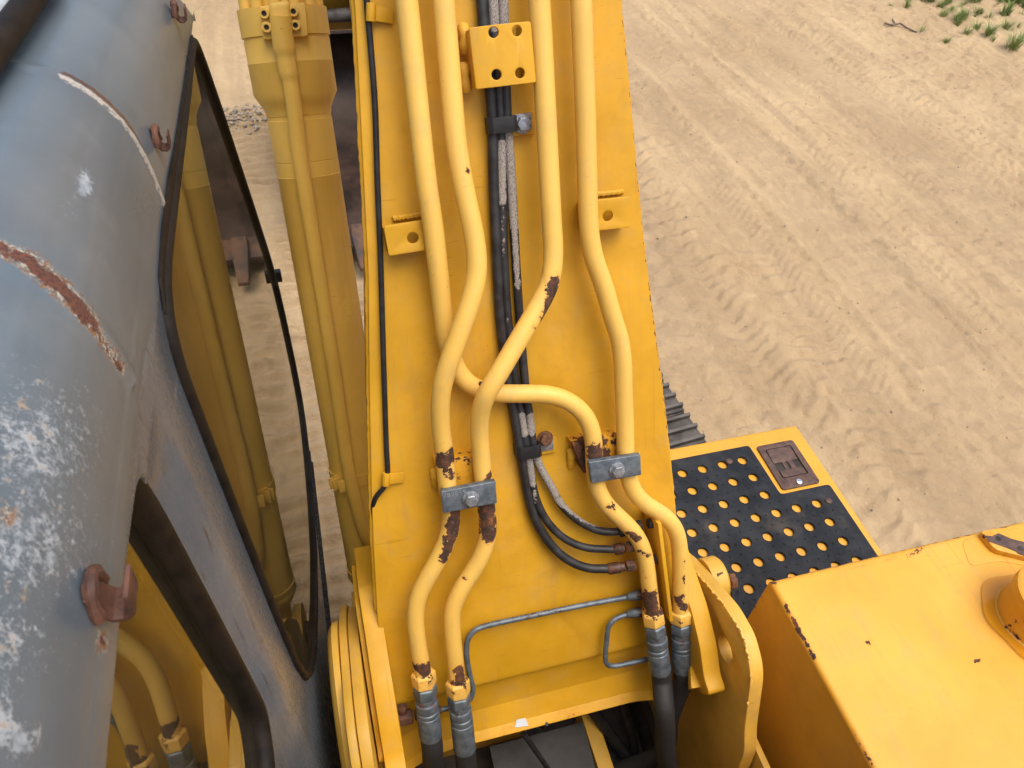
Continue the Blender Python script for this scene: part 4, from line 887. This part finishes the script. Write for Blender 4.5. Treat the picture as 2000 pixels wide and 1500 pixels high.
    # fine press lines on the lower wall
    for z0 in (1.34, 1.28, 1.22): c('press_line', tube([(XC-.0005, .7, z0-.0), (XC-.0005, 1.2, z0-.0), (XC-.0005, 1.66, z0+.02)], .003, 6), 'rubber')
    # rusty U hooks above the windows
    for py_, (hx, hy), sc in ((1.215, (352, 30), .70), (.812, (322, 305), .62), (.258, (205, 1200), .86)):
        z0 = 2.893-.045*max(0, py_-.5); w = .0125*sc
        prof_ = [(-.002, .016), (.0005, -.008), (.006, -.0165), (.015, -.018), (.022, -.012), (.024, .012), (.0205, .012), (.0185, -.009), (.0135, -.0135), (.0075, -.0125), (.0038, -.006), (.0025, .016)]
        g_ = [V((XC+a*sc, py_-w, z0+b*sc)) for a, b in prof_]
        c('guard_hook', prism(g_, (0, 2*w, 0)), 'rust', bevel=.0008)
        c('weld_bead', tube(catmull([V((XC+.001, py_-w*1.2, z0-.004)), V((XC+.002, py_-w*.6, z0+.016*sc)), V((XC+.002, py_+w*.6, z0+.017*sc)), V((XC+.001, py_+w*1.2, z0-.004))], .004), lambda i: .0042+.0009*math.sin(i*1.7), 8), 'rust', smooth=True)
    # roof hatch: rubber seal, frame, tinted pane
    HT = roundpoly([(-.246, .56), (-.232, 1.06), (-1.07, 1.06), (-1.07, .56)], .05, 6)
    HT = roundpoly([(-.252, .30), (-.236, .66), (-.222, 1.02), (-1.08, 1.02), (-1.08, .30)], .04, 6)
    zf = lambda x, y: float(np.interp(-abs(x+.66)+.66, [.158, .202, .262, .4, .66], [2.9, 2.993, 3.013, 3.024, 3.031]))-.072*max(0, y-.5)
    c('hatch_seal', tube(smoothpath(catmull([V((x-.012, y, 3.012-.05*max(0, y-.5)+.012)) for x, y in HT+[HT[0]]], .012), 2)[:-1], .0125, 14, closed=True), 'seal', smooth=True)
    inner = [(-.66+(x+.66)*.945-.0, .66+(y-.66)*.92) for x, y in HT]
    c('hatch_frame', tube(smoothpath(catmull([V((x-.004, y, 3.030-.05*max(0, y-.5))) for x, y in inner+[inner[0]]], .012), 2)[:-1], .008, 10, closed=True), 'hatchframe', smooth=True)
    vs2 = [V((x, y, 3.031-.05*max(0, y-.5))) for x, y in inner]; c('hatch_pane', prism(vs2, (0, 0, -.006)), 'glass')
    # --- remaining shell
    c('rear_wall', abox(-1.15, XC-.03, -.30, -.28, 1.15, 2.05), 'cabside', bevel=.004); c('rear_pane', abox(-1.15, XC-.03, -.295, -.288, 2.051, 2.85), 'glass')
    c('left_wall', abox(XL, XL+.02, -.28, 1.40, 1.15, 1.75), 'cabside'); c('door_pane', abox(XL+.006, XL+.011, -.28, 1.40, 1.751, 2.80), 'glass')
    c('floor', abox(-1.14, XC-.026, -.28, 1.70, 1.145, 1.17), 'darktrim')
    c('front_sill', abox(-1.14, XC-.03, 1.66, 1.70, 1.17, 1.42), 'cabside')
    ws = [V((XC-.03, 1.80, 1.44)), V((XC-.03, 1.815, 1.80)), V((XC-.03, 1.37, 2.74)), V((-1.13, 1.37, 2.74)), V((-1.13, 1.815, 1.80)), V((-1.13, 1.80, 1.44))]
    c('windscreen', (ws, [(0, 1, 4, 5), (1, 2, 3, 4)]), 'glass')
    # --- seat and trim seen through the rear window
    sx = -.50
    c('seat_cushion', abox(sx-.23, sx+.23, .62, 1.10, 1.58, 1.70), 'seat', bevel=.05, seg=4)
    c('seat_back', box((sx, .56, 2.06), (.225, 0, 0), (0, .055, .012), (0, -.06, .38)), 'seat', bevel=.06, seg=5)
    c('headrest', box((sx, .48, 2.53), (.13, 0, 0), (0, .045, .01), (0, -.02, .08)), 'seat', bevel=.04, seg=4)
    c('armrest', box((-.245, .48, 2.08), (.035, 0, 0), (0, .16, .03), (0, 0, .035)), 'panelbeige', bevel=.02, seg=3)
    c('side_console', abox(-.40, -.20, .66, 1.15, 1.17, 2.02), 'panelbeige', bevel=.03, seg=3)
    c('rear_shelf', abox(-1.1, -.20, -.26, .20, 1.6, 2.02), 'panelbeige', bevel=.02)
    tr_ = c('dotted_tray', abox(-.45, -.23, .70, .92, 2.021, 2.035), 'seat', bevel=.004)
    bm = bmesh.new()
    for i in range(8):
        for j in range(8): r = bmesh.ops.create_uvsphere(bm, u_segments=8, v_segments=5, radius=.0085); bmesh.ops.translate(bm, verts=r['verts'], vec=(-.435+i*.026, .72+j*.026, 2.034))
    me = bpy.data.meshes.new('tray_bumps'); bm.to_mesh(me); bm.free(); link('tray_bumps', me, M['seat'], cabr, kind='stuff')
build_cab()
# ------------------------------------------------------------------ tracks (slewed a few degrees against the house)
SL = Matrix.Translation((CXM, .35, 0)) @ Matrix.Rotation(rad(5.8), 4, 'Z')
def build_track(side):
    offs = side*.94; y0, y1, rT = -1.55, 2.05, .40; zc = .47
    per = 2*(y1-y0)+2*math.pi*rT; n = 52
    fv = lambda x0, x1, a, b, c_, d: abox(x0, x1, a, b, c_, d)
    tf = obj('track', [[tuple(SL @ Vector(v)) for v in q] if i == 0 else q for i, q in enumerate(join(abox(offs-.16, offs+.16, y0, y1, zc-.16, zc+.14)))], M['tower'], ROOT, bevel=.02)
    for yy in (y0, y1):
        obj('idler', [[tuple(SL @ Vector(v)) for v in q] if i == 0 else q for i, q in enumerate(lathe((offs-.09, yy, zc), (1, 0, 0), [(0, .30), (.02, .33), (.16, .33), (.18, .30)], 32))], M['shoe'], tf, smooth=True)
    # one shoe, three grousers
    vf = join(abox(-.30, .30, -.083, .083, 0, .012), *[box((0, y, .02), (.30, 0, 0), (0, .006, .002), (0, .0, .014)) for y in (-.062, 0, .062)], abox(-.30, .30, -.09, -.076, -.012, .0))
    me = mesh('track_shoe', *vf); bm = bmesh.new(); bm.from_mesh(me); bmesh.ops.recalc_face_normals(bm, faces=bm.faces); bm.to_mesh(me); bm.free()
    for k in range(n):
        s = (k+.35)*per/n; L = y1-y0
        if s < L: y, z, a = y0+s, zc+rT-.018*math.sin(math.pi*s/L), 0
        elif s < L+math.pi*rT: th = (s-L)/rT; y, z, a = y1+rT*math.sin(th), zc+rT*math.cos(th), -th
        elif s < 2*L+math.pi*rT: y, z, a = y1-(s-L-math.pi*rT), zc-rT, math.pi
        else: th = (s-2*L-math.pi*rT)/rT; y, z, a = y0-rT*math.sin(th), zc-rT*math.cos(th), math.pi-th
        link('track_shoe', me, M['shoe'], tf, mw=SL @ Matrix.Translation((offs, y, z)) @ Matrix.Rotation(a, 4, 'X'))
build_track(1); build_track(-1)
obj('undercarriage', lathe((CXM, .35, .45), (0, 0, 1), [(0, .5), (.3, .5), (.32, .62), (.55, .62)], 40), M['tower'], ROOT, smooth=True)
# ------------------------------------------------------------------ arm and bucket
def build_bucket():
    cx = .31; hw = .40
    prof = [(4.42, .16), (4.70, .20), (5.0, .22), (5.35, .27), (5.65, .38), (5.86, .56), (5.92, .78), (5.84, .98), (5.66, 1.08)]
    prof = [tuple(p) for p in np.array(catmull([V((0, *p)) for p in prof], .08))[:, 1:]]
    out = [V((cx-hw, y, z)) for y, z in prof]; nrm = []
    vs_, fs = [], []; n = len(prof)
    for i, (y, z) in enumerate(prof):
        a = V(prof[min(n-1, i+1)])-V(prof[max(0, i-1)]); a /= np.linalg.norm(a); nn = V((-a[1], a[0]))*.022
        for x in (cx-hw, cx+hw):
            vs_ += [V((x, y, z)), V((x, y+nn[0], z+nn[1]))]
    for i in range(n-1):
        o = i*4; p = o+4
        fs += [(o, p, p+2, o+2), (o+1, o+3, p+3, p+1), (o, o+1, p+1, p), (o+2, p+2, p+3, o+3)]
    fs += [(0, 2, 3, 1), ((n-1)*4, (n-1)*4+1, (n-1)*4+3, (n-1)*4+2)]
    bk = obj('bucket', (vs_, fs), M['bucket'], ROOT, smooth=True, label='dark rusty digging bucket lying on the sand')
    def c(name, vf, mat, **k): return obj(name, vf, M[mat], bk, **k)
    for s in (-1, 1):
        pl = [(cx+s*hw, y, z) for y, z in prof]+[(cx+s*hw, 5.3, 1.0), (cx+s*hw, 4.9, .62)]
        c('side_plate', prism(pl, (s*.03, 0, 0)), 'bucket')
    c('cutting_edge', box((cx, 4.43, .165), (hw+.02, 0, 0), (0, .10, .012), (0, -.002, .022)), 'tooth', bevel=.006)
    for x in np.linspace(cx-hw+.06, cx+hw-.06, 4):
        if abs(x-.23) < .12: x = .235
        v = [V((x+a, y, z)) for a, y, z in ((-.05, 4.50, .14), (.05, 4.50, .14), (.05, 4.50, .235), (-.05, 4.50, .235), (-.055, 4.36, .11), (.055, 4.36, .11), (.055, 4.36, .22), (-.055, 4.36, .22), (-.035, 4.14, .09), (.035, 4.14, .09), (.035, 4.14, .12), (-.035, 4.14, .12))]
        f = [(0, 1, 2, 3), (0, 4, 5, 1), (1, 5, 6, 2), (2, 6, 7, 3), (3, 7, 4, 0), (4, 8, 9, 5), (5, 9, 10, 6), (6, 10, 11, 7), (7, 11, 8, 4), (8, 11, 10, 9)]
        c('bucket_tooth', (v, f), 'tooth', bevel=.010, seg=3)
    for s in (-1, 1):
        ear = roundpoly([(5.55, .95), (5.85, .80), (6.15, .98), (6.22, 1.2), (6.05, 1.36), (5.72, 1.34), (5.52, 1.15)], .08)
        c('bucket_ear', prism([(cx+s*.17-.02, y, z) for y, z in ear], (.04, 0, 0)), 'shoe', bevel=.006)
        c('bucket_ear', prism([(cx+s*.30-.02, y, z-.05) for y, z in ear], (.03, 0, 0)), 'shoe', bevel=.006)
    c('bucket_pin', lathe((cx-.42, 5.72, 1.16), (1, 0, 0), [(0, .045), (.84, .045)], 20), 'shoe', smooth=True)
    c('bucket_pin', lathe((cx-.40, 6.05, 1.20), (1, 0, 0), [(0, .04), (.80, .04)], 20), 'rust', smooth=True)
    # arm
    a0 = V((cx, 6.05, 1.2)); a1 = V((cx, 4.35, 4.35)); d = (a1-a0)/np.linalg.norm(a1-a0); nn = np.cross(d, V((1, 0, 0)))
    L = np.linalg.norm(a1-a0); v = []
    for s, h in ((-.22, .15), (.5, .17), (1.7, .22), (L-.2, .26), (L+.4, .16)):
        for x, k in ((-.16, -1), (.16, -1), (.16, 1), (-.16, 1)): v.append(a0+d*s+V((x, 0, 0))+nn*k*h)
    f = [(i*4+k, i*4+(k+1) % 4, i*4+4+(k+1) % 4, i*4+4+k) for i in range(4) for k in range(4)]+[(3, 2, 1, 0), (16, 17, 18, 19)]
    ar = obj('arm', (v, f), M['boom'], ROOT, bevel=.01)
    lk0 = V((cx, 6.45, 1.75)); 
    for s in (-1, 1):
        obj('bucket_link', tube([V((cx+s*.24, 5.72, 1.16)), V((cx+s*.24, 6.35, 1.85))], .05, 14), M['boom'], ar, smooth=True)
        obj('bucket_link', tube([V((cx+s*.22, 5.80, 1.70)), V((cx+s*.22, 6.35, 1.85))], .045, 14), M['boom'], ar, smooth=True)
    obj('bucket_cylinder', lathe((cx, 6.35, 1.85), V((0, -1.15, 1.9)), [(0, .05), (.7, .05), (.7, .075), (1.9, .075)], 24), M['cyl'], ar, smooth=True)
build_bucket()
# ------------------------------------------------------------------ small things on the ground
def tuft(px, py, size, blades, label):
    p = onz(px, py, 0); x0, y0 = p[0], p[1]; z0 = gz(x0, y0); vs_, fs = [], []
    for _ in range(blades):
        a = random.uniform(0, 2*math.pi); r = random.uniform(0, .35)*size; L = size*random.uniform(.5, 1.1); lean = random.uniform(.2, 1.2)*L; w = random.uniform(.0018, .0042)*(.6+size*3)
        b = V((x0+r*math.cos(a), y0+r*math.sin(a), z0-.01)); dx = V((math.cos(a), math.sin(a), 0)); s = np.cross(dx, (0, 0, 1))*w; n = len(vs_)
        m1 = b+dx*lean*.35+V((0, 0, L*.6)); e = b+dx*lean+V((0, 0, L*.92))
        vs_ += [b-s, b+s, m1+s*.8, m1-s*.8, e]; fs += [(n, n+1, n+2, n+3), (n+3, n+2, n+4)]
    me = mesh('grass_tuft', [v-V((x0, y0, z0)) for v in vs_], fs); o = link('grass_tuft', me, M['grass'], mw=Matrix.Translation((x0, y0, z0)))
    o['label'] = label; o['category'] = 'grass tuft'; o['group'] = 'grass tufts scattered over the sandy verge'
LBL = {(1798,64): 'thin grass tuft at the tip of the forked dead twig', (1974,98): 'large dark grass tuft standing alone at the front of the verge', (1928,72): 'bushy upright grass tuft behind the large front tuft', (1738,16): 'tiny grass sprout on bare sand behind the forked twig', (1848,84): 'short lone grass tuft between the twig and the bushy tufts'}
spots = [(1848,84,.10,40),(1887,68,.12,50),(1928,72,.17,90),(1974,98,.20,110),(1990,84,.13,50),(1868,44,.15,80),(1878,40,.15,80),(1905,58,.13,50),(1843,32,.12,60),(1857,24,.10,40),(1770,14,.12,40),(1738,16,.08,24),(1772,2,.13,50),(1800,2,.13,50),(1820,4,.13,60),(1850,8,.16,70),(1798,64,.09,22),(1868,50,.12,50),(1938,82,.08,30),(1962,60,.16,70),(1906,30,.12,50)]
while len(spots) < 58:
    px, py = random.uniform(1765, 2040), random.uniform(-30, 92)
    if py < (px-1760)*.32-6 and random.random() < .35+.65*max(0, 1-py/70): spots.append((px, py, random.uniform(.05, .13), random.randint(14, 55)))
for q in spots: tuft(*q, LBL.get(q[:2], 'small green grass tuft growing on the pale sandy verge'))
def grass_patch():
    vs_, fs = [], []
    for _ in range(16000):
        px, py = random.uniform(1890, 2120), random.uniform(-170, 48); 
        if py > 20+(px-1890)*.24 or fbm(np.array([px*.03]), np.array([py*.06]), 3, 5)[0] < .40+max(0, (py+10)/160): continue
        p = onz(px, py, 0); a = random.uniform(0, 6.283); L = random.uniform(.06, .2); w = random.uniform(.004, .011); b = V((p[0], p[1], gz(p[0], p[1])-.01)); dx = V((math.cos(a), math.sin(a), 0)); s = np.cross(dx, (0, 0, 1))*w; n = len(vs_)
        m1 = b+dx*L*.3+V((0, 0, L*.6)); e = b+dx*L*random.uniform(.4, .9)+V((0, 0, L*.85)); vs_ += [b-s, b+s, m1+s, m1-s, e]; fs += [(n, n+1, n+2, n+3), (n+3, n+2, n+4)]
    o = link('grass', mesh('grass', vs_, fs), M['grass'], kind='stuff'); o['label'] = 'dense green grass and low weeds beyond the sandy track'; o['category'] = 'grass'
grass_patch()
def attachment():
    o = onz(372, 8, 0); x, y = o[0], o[1]+.25; z = gz(x, y)
    def A(n, vf, p, **k): return obj(n, vf, M['bucket'], p, **k)
    r = obj('steel_attachment', abox(x-.55, x+.10, y, y+.5, z-.02, z+.26), M['bucket'], bevel=.02)
    r['label'] = 'dark rusty steel attachment lying beyond the sand mound'; r['category'] = 'attachment'
    for dx in (-.45, -.18, .06): A('lug_plate', prism([(x+dx, y-.06, z+.02), (x+dx, y+.16, z+.02), (x+dx, y+.30, z+.42), (x+dx, y+.16, z+.46), (x+dx, y-.02, z+.28)], (.04, 0, 0)), r, bevel=.006)
    A('cross_pin', lathe((x-.52, y+.14, z+.36), (1, 0, 0), [(0, .035), (.66, .035)], 16), r, smooth=True)
attachment()
def twig():
    pts = [onz(*q, 0)+V((0, 0, .02+z)) for q, z in (((1728,46), 0), ((1742,52), .01), ((1756,50), .02), ((1768,56), .01), ((1790,64), 0))]; b = [onz(1742,40,0)+V((0, 0, .03)), onz(1748,50,0)+V((0, 0, .03))]
    g0 = gz(pts[0][0], pts[0][1]); off = V((0, 0, g0))
    o = obj('twig', join(tube(catmull([p+off for p in pts], .05), lambda i: .012-.0003*i, 7), tube([p+off for p in b], .007, 6)), M['twig']); o['label'] = 'forked grey dead twig lying on the pale sand'; o['category'] = 'twig'
twig()
def stones():
    bm = bmesh.new()
    for _ in range(420):
        x, y = random.gauss(-.52, .14), random.gauss(6.55, .13); s = abs(random.gauss(.006, .008))+.004
        r = bmesh.ops.create_icosphere(bm, subdivisions=1, radius=s)
        for v in r['verts']: v.co = Vector([c*random.uniform(.65, 1.2) for c in v.co]); v.co.z *= .7; v.co += Vector((x, y, gz(x, y)+s*.2))
    for _ in range(520):
        x, y = random.uniform(1.9, 8), random.uniform(1.6, 8.5); s = random.uniform(.003, .010)
        r = bmesh.ops.create_icosphere(bm, subdivisions=1, radius=s)
        for v in r['verts']: v.co = Vector([c*random.uniform(.6, 1.2) for c in v.co]) + Vector((x, y, gz(x, y)+s*.2))
    me = bpy.data.meshes.new('gravel'); bm.to_mesh(me); bm.free(); o = link('gravel', me, M['stone'], kind='stuff'); o['label'] = 'loose grey gravel and crumbs of stone on the sand'; o['category'] = 'gravel'
stones()
